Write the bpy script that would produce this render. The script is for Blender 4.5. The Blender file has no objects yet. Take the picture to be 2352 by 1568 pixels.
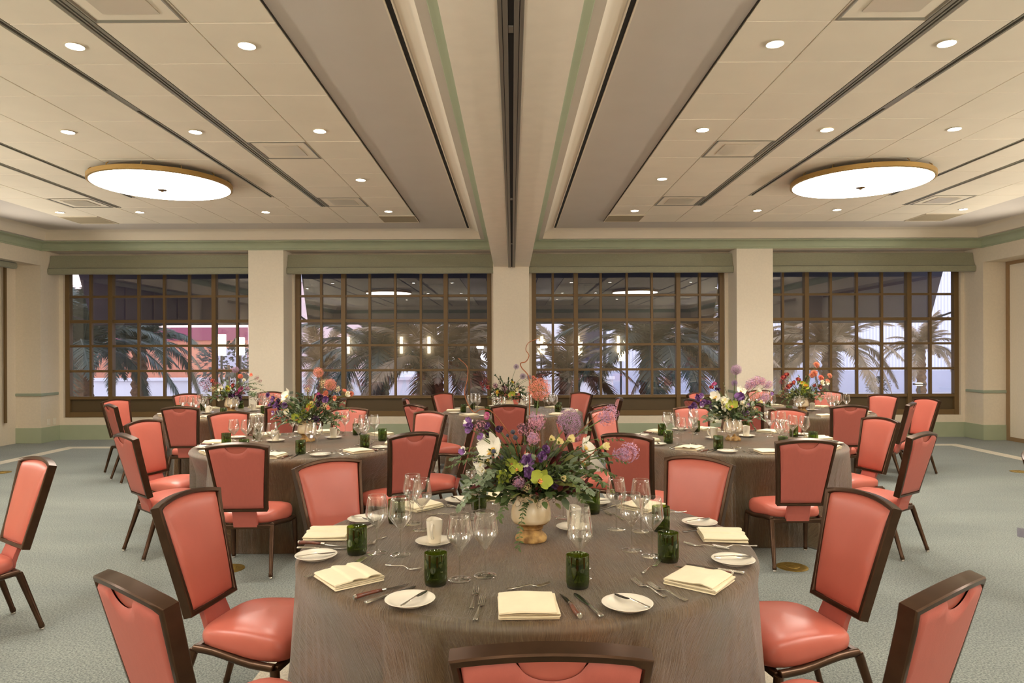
import bpy, math, random
from mathutils import Vector, Matrix, Euler
rnd = random.Random(7)
PI = math.pi
C = bpy.context.scene.collection
sc = bpy.context.scene
# ------------------------------------------------------------------ camera model (metres; x right, y into the room, z up)
F = 1568.0; CAMH = 1.61; ROLL = 0.0034; HOR = 24.0
def unroll(px, py):
    x = px - 1176.0; y = py - 784.0
    return x - y * ROLL, y + x * ROLL
def at(px, py, z):
    """point of the horizontal plane at height z seen at a pixel of the 2352 x 1568 frame"""
    x, y = unroll(px, py)
    Y = F * (CAMH - z) / (y - HOR)
    return Vector((x * Y / F, Y, z))
def atY(px, py, Y):
    x, y = unroll(px, py)
    return Vector((x * Y / F, Y, CAMH - (y - HOR) * Y / F))
# ------------------------------------------------------------------ object helpers
def tag(o, label=None, cat=None, group=None, kind=None):
    if label: o['label'] = label
    if cat: o['category'] = cat
    if group: o['group'] = group
    if kind: o['kind'] = kind
    return o
def empty(name, loc=(0, 0, 0), rz=0.0):
    o = bpy.data.objects.new(name, None); C.objects.link(o)
    o.location = loc; o.rotation_euler = (0, 0, rz); o.empty_display_size = 0.1
    return o
def link(name, me, parent=None, loc=None, rot=None):
    o = bpy.data.objects.new(name, me); C.objects.link(o)
    if parent is not None: o.parent = parent
    if loc is not None: o.location = loc
    if rot is not None: o.rotation_euler = rot
    return o
KIDS = {}
def kids_of(o):
    return [c for c in o.children]
def copy_tree(o, parent=None):
    c = o.copy(); C.objects.link(c); c.parent = parent
    for ch in kids_of(o): copy_tree(ch, c)
    return c
class MB:
    """collects faces with material slots and builds ONE mesh"""
    def __init__(s): s.v = []; s.f = []; s.m = []; s.uv = None
    def add(s, vs, fs, mi=0, M=None):
        b = len(s.v)
        if M is not None: vs = [M @ Vector(v) for v in vs]
        s.v.extend([tuple(v) for v in vs])
        for f in fs: s.f.append(tuple(b + i for i in f)); s.m.append(mi)
    def box(s, x0, x1, y0, y1, z0, z1, mi=0, M=None):
        vs = [(x, y, z) for x in (x0, x1) for y in (y0, y1) for z in (z0, z1)]
        fs = [(0, 1, 3, 2), (4, 6, 7, 5), (0, 4, 5, 1), (2, 3, 7, 6), (0, 2, 6, 4), (1, 5, 7, 3)]
        s.add(vs, fs, mi, M)
    def lathe(s, prof, n=24, mi=0, M=None, c=(0, 0, 0), cap0=True, cap1=True):
        vs = []; fs = []
        for r, z in prof:
            for i in range(n):
                a = 2 * PI * i / n
                vs.append((c[0] + r * math.cos(a), c[1] + r * math.sin(a), c[2] + z))
        for k in range(len(prof) - 1):
            for i in range(n):
                j = (i + 1) % n
                fs.append((k * n + i, k * n + j, (k + 1) * n + j, (k + 1) * n + i))
        if cap0: fs.append(tuple(reversed(range(n))))
        if cap1: fs.append(tuple((len(prof) - 1) * n + i for i in range(n)))
        s.add(vs, fs, mi, M)
    def tube(s, path, rad, n=8, mi=0, M=None, caps=True, squash=1.0):
        path = [Vector(p) for p in path]; K = len(path)
        if not hasattr(rad, '__len__'): rad = [rad] * K
        vs = []; fs = []
        up = None
        for k in range(K):
            d = (path[min(k + 1, K - 1)] - path[max(k - 1, 0)])
            d = d.normalized() if d.length > 1e-9 else Vector((0, 0, 1))
            if up is None:
                up = Vector((0, 0, 1)) if abs(d.z) < 0.9 else Vector((1, 0, 0))
            a = d.cross(up)
            if a.length < 1e-6: a = d.cross(Vector((1, 0.2, 0.1)))
            a.normalize(); b = a.cross(d).normalized(); up = b
            for i in range(n):
                t = 2 * PI * i / n
                vs.append(path[k] + a * (rad[k] * math.cos(t)) + b * (rad[k] * squash * math.sin(t)))
        for k in range(K - 1):
            for i in range(n):
                j = (i + 1) % n
                fs.append((k * n + i, k * n + j, (k + 1) * n + j, (k + 1) * n + i))
        if caps:
            fs.append(tuple(reversed(range(n)))); fs.append(tuple((K - 1) * n + i for i in range(n)))
        s.add(vs, fs, mi, M)
    def grid(s, rows, mi=0, M=None, closed=False):
        """rows: list of equal-length lists of points"""
        n = len(rows[0]); vs = [p for r in rows for p in r]; fs = []
        for k in range(len(rows) - 1):
            for i in range(n if closed else n - 1):
                j = (i + 1) % n
                fs.append((k * n + i, k * n + j, (k + 1) * n + j, (k + 1) * n + i))
        s.add(vs, fs, mi, M)
    def mesh(s, name, mats, smooth=True, angle=38):
        me = bpy.data.meshes.new(name)
        me.from_pydata(s.v, [], s.f)
        for m in (mats if isinstance(mats, (list, tuple)) else [mats]): me.materials.append(m)
        me.polygons.foreach_set('material_index', s.m)
        if smooth:
            me.shade_smooth()
            me.set_sharp_from_angle(angle=math.radians(angle))
        me.update()
        return me
    def build(s, name, mats, parent=None, smooth=True, angle=38, bevel=0.0, loc=None, rot=None):
        o = link(name, s.mesh(name, mats, smooth, angle), parent, loc, rot)
        if bevel:
            b = o.modifiers.new('Bevel', 'BEVEL'); b.width = bevel; b.segments = 2; b.limit_method = 'ANGLE'; b.angle_limit = math.radians(40)
        return o
# ------------------------------------------------------------------ materials
def lin(r, g, b):
    f = lambda c: (c / 255 / 12.92) if c / 255 <= 0.04045 else ((c / 255 + 0.055) / 1.055) ** 2.4
    return (f(r), f(g), f(b), 1.0)
def newmat(name):
    m = bpy.data.materials.new(name); m.use_nodes = True
    nt = m.node_tree; bs = nt.nodes['Principled BSDF']
    return m, nt, bs
def setin(bs, key, v):
    if key in bs.inputs: bs.inputs[key].default_value = v
def mat(name, col, rough=0.5, metal=0.0, var=0.0, vscale=6.0, bump=0.0, bscale=200.0, spec=0.5, coat=0.0, sheen=0.0, stretch=None, col2=None, detail=4.0, bdist=0.01):
    """principled with optional colour variation (noise) and fine bump, in object space"""
    m, nt, bs = newmat(name)
    setin(bs, 'Roughness', rough); setin(bs, 'Metallic', metal); setin(bs, 'Specular IOR Level', spec)
    setin(bs, 'Coat Weight', coat); setin(bs, 'Sheen Weight', sheen)
    bs.inputs['Base Color'].default_value = col
    if var > 0 or col2 is not None or bump > 0:
        tc = nt.nodes.new('ShaderNodeTexCoord'); mp = nt.nodes.new('ShaderNodeMapping')
        nt.links.new(tc.outputs['Object'], mp.inputs['Vector'])
        if stretch: mp.inputs['Scale'].default_value = stretch
        if var > 0 or col2 is not None:
            n = nt.nodes.new('ShaderNodeTexNoise'); n.inputs['Scale'].default_value = vscale; n.inputs['Detail'].default_value = detail
            nt.links.new(mp.outputs[0], n.inputs['Vector'])
            rp = nt.nodes.new('ShaderNodeValToRGB')
            c2 = col2 if col2 is not None else tuple(c * (1 - var) for c in col[:3]) + (1,)
            c1 = col if col2 is not None else tuple(min(1, c * (1 + var)) for c in col[:3]) + (1,)
            rp.color_ramp.elements[0].position = 0.35; rp.color_ramp.elements[1].position = 0.65
            rp.color_ramp.elements[0].color = c2; rp.color_ramp.elements[1].color = c1
            nt.links.new(n.outputs['Fac'], rp.inputs['Fac']); nt.links.new(rp.outputs['Color'], bs.inputs['Base Color'])
        if bump > 0:
            n2 = nt.nodes.new('ShaderNodeTexNoise'); n2.inputs['Scale'].default_value = bscale; n2.inputs['Detail'].default_value = 3
            nt.links.new(mp.outputs[0], n2.inputs['Vector'])
            bp = nt.nodes.new('ShaderNodeBump'); bp.inputs['Strength'].default_value = bump; bp.inputs['Distance'].default_value = bdist
            nt.links.new(n2.outputs['Fac'], bp.inputs['Height']); nt.links.new(bp.outputs['Normal'], bs.inputs['Normal'])
    return m
def emit(name, col, strength):
    m = bpy.data.materials.new(name); m.use_nodes = True; nt = m.node_tree; nt.nodes.clear()
    o = nt.nodes.new('ShaderNodeOutputMaterial'); e = nt.nodes.new('ShaderNodeEmission')
    e.inputs['Color'].default_value = col; e.inputs['Strength'].default_value = strength
    nt.links.new(e.outputs[0], o.inputs['Surface']); return m
def thin_glass(name, tint, edge=0.55, base=0.05, rough=0.0, gcol=(1, 1, 1, 1), ior_blend=0.35):
    """thin-walled clear glass: transparent through the face, mirror-like towards grazing angles"""
    m = bpy.data.materials.new(name); m.use_nodes = True; nt = m.node_tree; nt.nodes.clear()
    o = nt.nodes.new('ShaderNodeOutputMaterial'); t = nt.nodes.new('ShaderNodeBsdfTransparent'); g = nt.nodes.new('ShaderNodeBsdfGlossy')
    t.inputs['Color'].default_value = tint; g.inputs['Color'].default_value = gcol; g.inputs['Roughness'].default_value = rough
    lw = nt.nodes.new('ShaderNodeLayerWeight'); lw.inputs['Blend'].default_value = ior_blend
    mr = nt.nodes.new('ShaderNodeMapRange'); mr.inputs['To Min'].default_value = base; mr.inputs['To Max'].default_value = edge
    nt.links.new(lw.outputs['Facing'], mr.inputs['Value'])
    mx = nt.nodes.new('ShaderNodeMixShader'); nt.links.new(mr.outputs[0], mx.inputs['Fac'])
    nt.links.new(t.outputs[0], mx.inputs[1]); nt.links.new(g.outputs[0], mx.inputs[2]); nt.links.new(mx.outputs[0], o.inputs['Surface'])
    return m
M = {}
M['wall'] = mat('cream wall covering', lin(226, 213, 192), 0.75, var=0.025, vscale=30, bump=0.06, bscale=260)
M['column'] = mat('cream column plaster', lin(233, 222, 203), 0.75, var=0.02, vscale=30, bump=0.05, bscale=260)
M['beam'] = mat('warm cream beam paint', lin(246, 234, 214), 0.7, var=0.02, vscale=8)
M['soffit'] = mat('taupe soffit paint', lin(204, 194, 182), 0.7, var=0.015, vscale=3)
M['cove'] = mat('pale cove paint', lin(226, 214, 194), 0.65)
M['tile'] = mat('acoustic ceiling tile', lin(238, 226, 204), 0.85, var=0.02, vscale=2.5, bump=0.12, bscale=420)
M['gap'] = mat('dark ceiling joint', lin(52, 46, 38), 0.9)
M['sage'] = mat('sage green paint', lin(168, 176, 148), 0.55, var=0.02, vscale=5)
M['rail'] = mat('blue green chair rail paint', lin(156, 166, 146), 0.5)
M['alu'] = mat('brushed grey track metal', lin(128, 120, 108), 0.45, 0.5)
M['diff'] = mat('grey diffuser metal', lin(150, 144, 128), 0.4, 0.3)
M['black'] = mat('black slot lining', lin(26, 24, 20), 0.8)
M['vent'] = mat('satin metal vent panel', lin(226, 214, 192), 0.3, 0.2)
M['ventp'] = mat('perforated brown grille', lin(168, 152, 122), 0.7, bump=0.3, bscale=900)
M['brownframe'] = mat('bronze brown window frame', lin(116, 92, 58), 0.45, 0.15)
M['brownpanel'] = mat('dark bronze sill panel', lin(92, 76, 52), 0.5, 0.15, var=0.03, vscale=3)
M['glass'] = thin_glass('window glass', (0.96, 0.97, 0.98, 1), edge=0.9, base=0.075, ior_blend=0.12)
M['blind'] = mat('sage linen blind cloth', lin(152, 151, 128), 0.85, var=0.06, vscale=40, bump=0.25, bscale=300, stretch=(1, 1, 3), sheen=0.2)
M['trimwood'] = mat('tan trim', lin(150, 122, 88), 0.6)
M['white'] = mat('white plastic', lin(228, 222, 206), 0.4)
# ================================================================== THE ROOM
YB = 12.75; YC = 12.26; YR = -6.5; XS = 8.45; XW = 8.9; ZT = 3.74; ZSOF = 3.762; ZCR = 3.45
def struct(o): o['kind'] = 'structure'; return o
# ---- floor
def carpet(name, c1, c2):
    m, nt, bs = newmat(name)
    setin(bs, 'Roughness', 0.95); setin(bs, 'Specular IOR Level', 0.1); setin(bs, 'Sheen Weight', 0.25)
    tc = nt.nodes.new('ShaderNodeTexCoord')
    a = nt.nodes.new('ShaderNodeTexNoise'); a.inputs['Scale'].default_value = 95; a.inputs['Detail'].default_value = 4; a.inputs['Roughness'].default_value = 0.75
    b = nt.nodes.new('ShaderNodeTexNoise'); b.inputs['Scale'].default_value = 1.1; b.inputs['Detail'].default_value = 5
    mp = nt.nodes.new('ShaderNodeMapping'); mp.inputs['Scale'].default_value = (0.5, 1.4, 1)
    nt.links.new(tc.outputs['Object'], a.inputs['Vector']); nt.links.new(tc.outputs['Object'], mp.inputs['Vector']); nt.links.new(mp.outputs[0], b.inputs['Vector'])
    r = nt.nodes.new('ShaderNodeValToRGB'); r.color_ramp.elements[0].position = 0.38; r.color_ramp.elements[1].position = 0.62
    r.color_ramp.elements[0].color = c1; r.color_ramp.elements[1].color = c2
    nt.links.new(a.outputs['Fac'], r.inputs['Fac'])
    r2 = nt.nodes.new('ShaderNodeValToRGB'); r2.color_ramp.elements[0].position = 0.3; r2.color_ramp.elements[1].position = 0.7
    r2.color_ramp.elements[0].color = (0.78, 0.80, 0.80, 1); r2.color_ramp.elements[1].color = (1.1, 1.1, 1.06, 1)
    nt.links.new(b.outputs['Fac'], r2.inputs['Fac'])
    mx = nt.nodes.new('ShaderNodeMix'); mx.data_type = 'RGBA'; mx.blend_type = 'MULTIPLY'; mx.inputs['Factor'].default_value = 1.0
    nt.links.new(r.outputs['Color'], mx.inputs['A']); nt.links.new(r2.outputs['Color'], mx.inputs['B'])
    nt.links.new(mx.outputs['Result'], bs.inputs['Base Color'])
    bp = nt.nodes.new('ShaderNodeBump'); bp.inputs['Strength'].default_value = 0.5; bp.inputs['Distance'].default_value = 0.01
    nt.links.new(a.outputs['Fac'], bp.inputs['Height']); nt.links.new(bp.outputs['Normal'], bs.inputs['Normal'])
    return m
M['carpet'] = carpet('blue grey cut pile carpet', lin(74, 83, 83), lin(152, 157, 151))
M['stripe'] = carpet('pale carpet border', lin(186, 176, 158), lin(222, 212, 194))
M['motif'] = carpet('dark violet carpet motif', lin(64, 62, 76), lin(96, 94, 104))
b = MB(); b.box(-9.4, 9.4, YR - 0.2, 12.95, -0.15, 0.0)
floor = struct(b.build('floor', M['carpet'], smooth=False))
b = MB()
def quad(b, pts, z, mi=0): b.add([(x, y, z) for x, y in pts], [(0, 1, 2, 3)], mi)
for s in (-1, 1):   # pale border stripe round each half of the room
    xo, xi, yo, w = 7.66, 1.28, 11.78, 0.22
    for (x0, x1, y0, y1) in ((xo - w, xo, -5, yo), (xi - 0.26, xi, -5, yo), (xi, xo - w, yo - w, yo)):
        q = [(s * x0, y0), (s * x1, y0), (s * x1, y1), (s * x0, y1)]
        quad(b, q if s > 0 else q[::-1], 0.0015)
b.build('carpet_border', M['stripe'], floor, smooth=False)
b = MB()
for cx, cy in ((-4.62, 5.85), (4.58, 5.9)):
    quad(b, [(cx - 0.22, cy), (cx, cy - 0.3), (cx + 0.22, cy), (cx, cy + 0.3)], 0.0018)
b.build('carpet_motif', M['motif'], floor, smooth=False)
# ---- back wall with columns, window openings
WIN = [(-8.38, -4.74), (-4.06, -0.38), (0.37, 3.98), (4.70, 8.38)]
ZW0, ZW1 = 0.41, 3.38
b = MB()
b.box(-9.4, 9.4, YB, YB + 0.22, 0, ZW0)
b.box(-9.4, 9.4, YB, YB + 0.22, ZW1, 4.2)
b.box(-9.4, 9.4, YC, YB, ZCR + 0.012, 4.2)
xs = [-9.4] + [v for w in WIN for v in w] + [9.4]
for i in range(0, len(xs), 2): b.box(xs[i], xs[i + 1], YB, YB + 0.22, ZW0, ZW1)
wall_back = struct(b.build('wall_back', M['wall'], smooth=False))
b = MB()
for x0, x1 in ((-4.73, -4.10), (-0.335, 0.31), (4.04, 4.69)):
    bb = MB(); bb.box(x0, x1, YC, YB, 0, ZCR + 0.01)
    col = struct(bb.build('wall_column', M['column'], smooth=False))
    rb = MB(); rb.box(x0 - 0.015, x1 + 0.015, YC - 0.022, YB, 0.845, 0.895)
    rb.build('chair_rail', M['rail'], col, bevel=0.008)
    rb = MB(); rb.box(x0 - 0.012, x1 + 0.012, YC - 0.014, YB, 0.0, 0.275)
    rb.build('column_base', M['sage'], col, bevel=0.004)
b = MB()
for x0, x1 in ((-XS, -4.73), (-4.10, -0.335), (0.31, 4.04), (4.69, XS)):
    b.box(x0, x1, YB - 0.014, YB, 0, 0.275)
struct(b.build('baseboard_back', M['sage'], smooth=False))
# ---- corner piers, side walls, rear wall
for s, nm in ((-1, 'left'), (1, 'right')):
    b = MB(); X = lambda a, c: (min(s * a, s * c), max(s * a, s * c))
    x0, x1 = X(XW, 9.4); b.box(x0, x1, YR, YB, 0, 4.2)
    x0, x1 = X(XS, XW); b.box(x0, x1, YR, 12.24, 3.19, 4.2)          # header above the recess
    x0, x1 = X(XS, XW); b.box(x0, x1, 12.24, YB, 0, 4.2)
    x0, x1 = X(XS, XW); b.box(x0, x1, 5.4, 6.1, 0, 3.19)
    w = struct(b.build('wall_' + nm, M['wall'], smooth=False))
    b = MB()
    x0, x1 = X(XS - 0.02, XW); b.box(x0, x1, 12.22, YB - 0.05, 0.845, 0.895)
    b.build('chair_rail', M['rail'], w, bevel=0.008)
    b = MB()
    x0, x1 = X(XS - 0.013, XW); b.box(x0, x1, 12.226, YB, 0, 0.275)
    struct(b.build('baseboard_' + nm, M['sage'], bevel=0.004))
b = MB(); b.box(-9.4, 9.4, YR - 0.2, YR, 0, 4.2)
struct(b.build('wall_rear', M['wall'], smooth=False))
# right-hand recess: large pale panel with tan trim
b = MB(); b.box(XW - 0.03, XW - 0.004, 6.3, 12.16, 0.06, 3.13)
pn = struct(b.build('wall_panel', M['column'], smooth=False))
b = MB()
b.box(XW - 0.05, XW - 0.004, 12.16, 12.235, 0, 3.19); b.box(XW - 0.05, XW - 0.004, 6.3, 12.16, 3.13, 3.19); b.box(XW - 0.045, XW - 0.004, 6.3, 12.16, 0, 0.07)
b.build('panel_trim', M['trimwood'], pn, smooth=False)
# left-hand recess: a window whose edge shows beside the pier
b = MB(); b.box(-XW + 0.004, -XW + 0.05, 7.0, 11.78, 0.4, 3.18)
lw = struct(b.build('window_5', M['brownpanel'], smooth=False))
b = MB()
for k in range(9): b.box(-XW + 0.05, -XW + 0.075, 7.0 + k * 0.61, 7.05 + k * 0.61, 0.4, 3.18)
b.build('window_frame', M['brownframe'], lw, smooth=False)
# ---- windows
for wi, (x0, x1) in enumerate(WIN):
    ye = YB + 0.05   # room face of the frame
    zg0, zg1 = 0.80, 3.30
    inner = {0: [-7.91, -7.53, -7.01, -6.53, -6.06, -5.59, -5.16], 1: [-3.58, -3.16, -2.67, -2.19, -1.71, -1.24, -0.81],
             2: [0.77, 1.2, 1.67, 2.16, 2.63, 3.12, 3.53], 3: [5.09, 5.53, 5.99, 6.48, 6.95, 7.45, 7.86]}[wi]
    thick = (inner[1], inner[5])
    fr = MB()
    def bar(xa, xb, za, zb, y0=ye, y1=ye + 0.10): fr.box(xa, xb, y0, y1, za, zb)
    bar(x0, x0 + 0.085, ZW0, ZW1); bar(x1 - 0.085, x1, ZW0, ZW1)
    bar(x0 + .003, x1 - .003, zg0 - 0.055, zg0, ye + .004, ye + .096); bar(x0 + .003, x1 - .003, ZW0 + .003, ZW0 + 0.10, ye + .004, ye + .096); bar(x0 + .003, x1 - .003, zg1, ZW1 - .003, ye + .004, ye + .096)
    for t in thick: bar(t - 0.04, t + 0.04, ZW0 + .001, ZW1 - .001, ye - 0.012, ye + .102)
    xe = [x0 + 0.085] + inner + [x1 - 0.085]
    for x in inner:
        if x not in thick: bar(x - 0.022, x + 0.022, zg0, zg1, ye + 0.01, ye + 0.07)
    for z, h in ((1.275, 0.022), (1.745, 0.022), (2.205, 0.03), (2.67, 0.022), (3.13, 0.022)):
        bar(x0, x1, z - h, z + h, ye + 0.012, ye + 0.068)
    for k in range(3):   # small hooks / screws along the middle rail
        pass
    W = struct(fr.build('window_%d' % (wi + 1), M['brownframe'], bevel=0.004))
    pb = MB(); pb.box(x0 + 0.02, x1 - 0.02, ye + 0.05, ye + 0.085, ZW0 + 0.05, zg0 - 0.03)
    pb.build('sill_panel', M['brownpanel'], W, smooth=False)
    gb = MB(); gb.add([(x0 + .05, ye + .045, zg0 - .02), (x1 - .05, ye + .045, zg0 - .02), (x1 - .05, ye + .045, zg1 + .02), (x0 + .05, ye + .045, zg1 + .02)], [(0, 1, 2, 3)])
    gb.add([(x0 + .05, ye + .06, zg0 - .02), (x1 - .05, ye + .06, zg0 - .02), (x1 - .05, ye + .06, zg1 + .02), (x0 + .05, ye + .06, zg1 + .02)], [(0, 1, 2, 3)])
    gb.build('window_glass', M['glass'], W, smooth=False)
# ---- roman blinds
def blind(name, label, x0, x1, y, zt=3.40, zb=3.045, axis='x', n=60):
    """raised roman blind: flat top, one soft horizontal tuck, rounded lower fold"""
    prof = [(0.0, zt), (-0.012, zt - .04), (-.02, zt - .12), (-.055, zt - .215), (-.072, zt - .235), (-.05, zt - .242)]
    prof2 = [(-.045, zt - .236), (-.09, zt - .25), (-.092, zt - .29), (-.085, zb + .015), (-.068, zb), (-.03, zb), (-.01, zb + .02), (0.0, zt - .2)]
    rt = empty(name, ((x0 + x1) / 2, y, zt) if axis == 'x' else (y, (x0 + x1) / 2, zt))
    L = x1 - x0
    def sheet(pf, nm, amp):
        mb = MB(); rows = []
        for k in range(n + 1):
            t = -L / 2 + L * k / n
            w = amp * (math.sin(t * 2.3 + x0) + 0.6 * math.sin(t * 5.1 + 1))
            rows.append([(t, d + w * (i / len(pf)), z - zt + w * 0.5 * (i > 1)) if axis == 'x' else (-(d + w * (i / len(pf))) , t, z - zt + w * .5 * (i > 1)) for i, (d, z) in enumerate(pf)])
        mb.grid(rows)
        a = [tuple(p) for p in rows[0]]; e = [tuple(p) for p in rows[-1]]
        mb.add(a, [tuple(range(len(a)))]); mb.add(e, [tuple(reversed(range(len(e))))])
        mb.build(nm, M['blind'], rt, angle=60)
    sheet(prof + [(0.02, zt - .24), (0.02, zt)], 'upper_fold', 0.004)
    sheet(prof2 + [(0.02, zt - .2)], 'lower_fold', 0.005)
    tag(rt, label, 'blind', 'raised window blinds')
    return rt
blind('roman_blind', 'raised sage roman blind above the window nearest the left pier', -8.44, -4.735, 12.50)
blind('roman_blind', 'raised sage roman blind above the window just left of the central column', -4.095, -0.34, 12.50)
blind('roman_blind', 'raised sage roman blind above the window just right of the central column', 0.315, 4.035, 12.50)
blind('roman_blind', 'raised sage roman blind above the window with the pale ribbed building', 4.695, 8.44, 12.50)
blind('roman_blind', 'end of a raised sage roman blind on the left side wall', 7.0, 11.86, -8.68, 3.42, 3.08, axis='y')
# ---- ceiling: central beam, trays with crown, cove, soffit and acoustic tiles
BW = 0.32
b = MB()
b.box(-BW, BW, YR, YC, 3.14, 4.2)
beam = struct(b.build('ceiling_beam', M['beam'], smooth=False))
b = MB()   # folding-partition track in the underside of the beam
for sx in (-1, 1):
    for xa, xc in ((0.014, 0.038), (0.041, 0.060)):
        b.box(min(sx * xa, sx * xc), max(sx * xa, sx * xc), YR, YC - 0.01, 3.125, 3.142)
tr = struct(b.build('trim_1', M['alu'], bevel=0.002))
b = MB(); b.box(-0.06, 0.06, YR, YC - 0.012, 3.136, 3.141)
b.build('track_slot', M['black'], tr, smooth=False)
b = MB()
for y in (3.22, 6.8, 9.6): b.box(-0.012, 0.012, y - 0.03, y + 0.03, 3.128, 3.14)
b.build('track_joint', M['alu'], tr, smooth=False)
crown = [(0.0, ZCR), (0.018, ZCR), (0.018, ZCR + .022), (0.03, ZCR + .03)] + [(0.03 + 0.118 * (1 - math.cos(t)), ZCR + .03 + .1 * math.sin(t)) for t in [k * PI / 2 / 7 for k in range(1, 8)]] + [(0.155, ZCR + .135), (0.155, ZCR + .152)]
strip = [(0.155, ZCR + .152), (0.228, ZCR + .152)]
cove = [(0.228 + 0.165 * (1 - math.cos(t)), ZCR + .152 + (ZSOF - ZCR - .152) * math.sin(t)) for t in [k * PI / 2 / 9 for k in range(10)]]
TX0, TX1, TY0, TY1 = 1.514, 7.084, -5.51, 11.23
for s, nm in ((-1, 'left'), (1, 'right')):
    xa, xb, ya, yb = BW, XS, YR, YC
    def loop(o): return [(s * (xa + o), ya + o), (s * (xb - o), ya + o), (s * (xb - o), yb - o), (s * (xa + o), yb - o)]
    def sweep(pf, name, mt, angle=35):
        mb = MB(); rows = []
        for o, z in pf: rows.append([(x, y, z) for x, y in loop(o)])
        mb.grid(rows, closed=True)
        return mb.build(name, mt, smooth=True, angle=angle)
    struct(sweep(crown, 'crown_moulding', M['sage']))
    struct(sweep(strip, 'ceiling_ledge', M['soffit']))
    struct(sweep(cove, 'ceiling_cove', M['cove']))
    mb = MB(); o = 0.393
    outer = loop(o); inner = [(s * TX0, TY0), (s * TX1, TY0), (s * TX1, TY1), (s * TX0, TY1)]
    mb.grid([[(x, y, ZSOF) for x, y in outer], [(x, y, ZSOF) for x, y in inner]], closed=True)
    sf = struct(mb.build('ceiling_soffit', M['soffit'], smooth=False))
    mb = MB(); mb.grid([[(x, y, ZT + .004) for x, y in inner], [(x, y, ZSOF) for x, y in inner]], closed=True)
    mb.build('shadow_reveal', M['gap'], sf, smooth=False)
    mb = MB()
    x0, x1 = sorted((s * 0.735, s * 0.768)); mb.box(x0, x1, YR + .5, 11.83, ZSOF - .003, ZSOF + .004)
    mb.build('air_slot', M['black'], sf, smooth=False)
    mb = MB()
    for xc in (0.727, 0.776):
        x0, x1 = sorted((s * (xc - .006), s * (xc + .006))); mb.box(x0, x1, YR + .5, 11.84, ZSOF - .008, ZSOF + .004)
    mb.build('slot_flange', M['cove'], sf, smooth=False)
    # tiles
    cols = [(1.522, 2.072), (2.078, 2.682), (2.785, 3.245), (3.312, 3.922), (3.928, 4.542), (4.548, 5.155), (5.222, 5.705), (5.79, 6.432), (6.438, 7.076)]
    P = 0.62; y0 = 4.41 - 16 * P
    VENT = {}
    mb = MB(); g = 0.0028
    ncol = len(cols)
    rowsY = [(y0 + k * P + g, y0 + (k + 1) * P - g) for k in range(27)]
    for k, (ya_, yb_) in enumerate(rowsY):
        for c, (xa_, xb_) in enumerate(cols):
            if yb_ > 10.0 and True:      # past the slots the tiles run on without gaps
                xa2 = {2: 2.688, 3: 3.31, 6: 5.162, 7: 5.778}.get(c, xa_); xb2 = {2: 3.305, 5: 5.157, 6: 5.772}.get(c, xb_)
            elif yb_ > 9.4:
                xa2 = {3: 3.25, 6: 5.162}.get(c, xa_); xb2 = {5: 5.157}.get(c, xb_)
            else: xa2, xb2 = xa_, xb_
            x0, x1 = sorted((s * xa2, s * xb2))
            jz = rnd.uniform(-.0012, .0012); e = 0.003
            vs = [(x0 + e, ya_ + e, ZT + jz), (x1 - e, ya_ + e, ZT + jz), (x1 - e, yb_ - e, ZT + jz), (x0 + e, yb_ - e, ZT + jz),
                  (x0, ya_, ZT + .004), (x1, ya_, ZT + .004), (x1, yb_, ZT + .004), (x0, yb_, ZT + .004),
                  (x0, ya_, ZT + .02), (x1, ya_, ZT + .02), (x1, yb_, ZT + .02), (x0, yb_, ZT + .02)]
            fs = [(3, 2, 1, 0)]
            for q in range(4):
                r = (q + 1) % 4
                fs += [(q, r, 4 + r, 4 + q), (4 + q, 4 + r, 8 + r, 8 + q)]
            mb.add(vs, fs)
    struct(mb.build('ceiling_tiles', M['tile'], smooth=False))
    mb = MB(); x0, x1 = sorted((s * TX0, s * TX1)); mb.add([(x0, TY0, ZT + .0205), (x1, TY0, ZT + .0205), (x1, TY1, ZT + .0205), (x0, TY1, ZT + .0205)], [(3, 2, 1, 0)])
    struct(mb.build('ceiling_backing', M['gap'], smooth=False))
b = MB(); b.box(-9.4, 9.4, YR - .2, YB + .2, 4.2, 4.3)
struct(b.build('ceiling', M['soffit'], smooth=False))
# ---- linear diffusers in the wide gaps
sides = {-1: 'left', 1: 'right'}
desc = ['nearest the beam', 'on the beam side of the round light', 'on the wall side of the round light', 'farthest from the beam']
for s in (-1, 1):
    for k, (xa, xc, ye) in enumerate(((2.684, 2.783, 9.985), (3.247, 3.310, 9.36), (5.157, 5.220, 9.36), (5.707, 5.788, 9.985))):
        rt = empty('linear_diffuser', (s * (xa + xc) / 2, 2.0, ZT)); w = (xc - xa)
        mb = MB()
        strips = (-0.5, -0.12), (0.12, 0.5)
        mb.box(-w / 2 + .002, -w * .22, -7.4, ye - 2.0, -.002, .016); mb.box(w * .22, w / 2 - .002, -7.4, ye - 2.0, -.002, .016)
        if w > .08: mb.box(-w * .06, w * .06, -7.4, ye - 2.0, -.001, .016)
        if k in (1, 2): mb.box(-w * .25, w * .25, 3.55, 4.0, -.001, .014)
        mb.build('flange', M['diff'], rt, smooth=False)
        mb = MB(); mb.box(-w / 2 + .003, w / 2 - .003, -7.4, ye - 2.0, .012, .02)
        mb.build('slot', M['black'], rt, smooth=False)
        tag(rt, 'grey slot air diffuser %s, %s tray' % (desc[k], sides[s]), 'air diffuser', 'slot diffusers')
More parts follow.
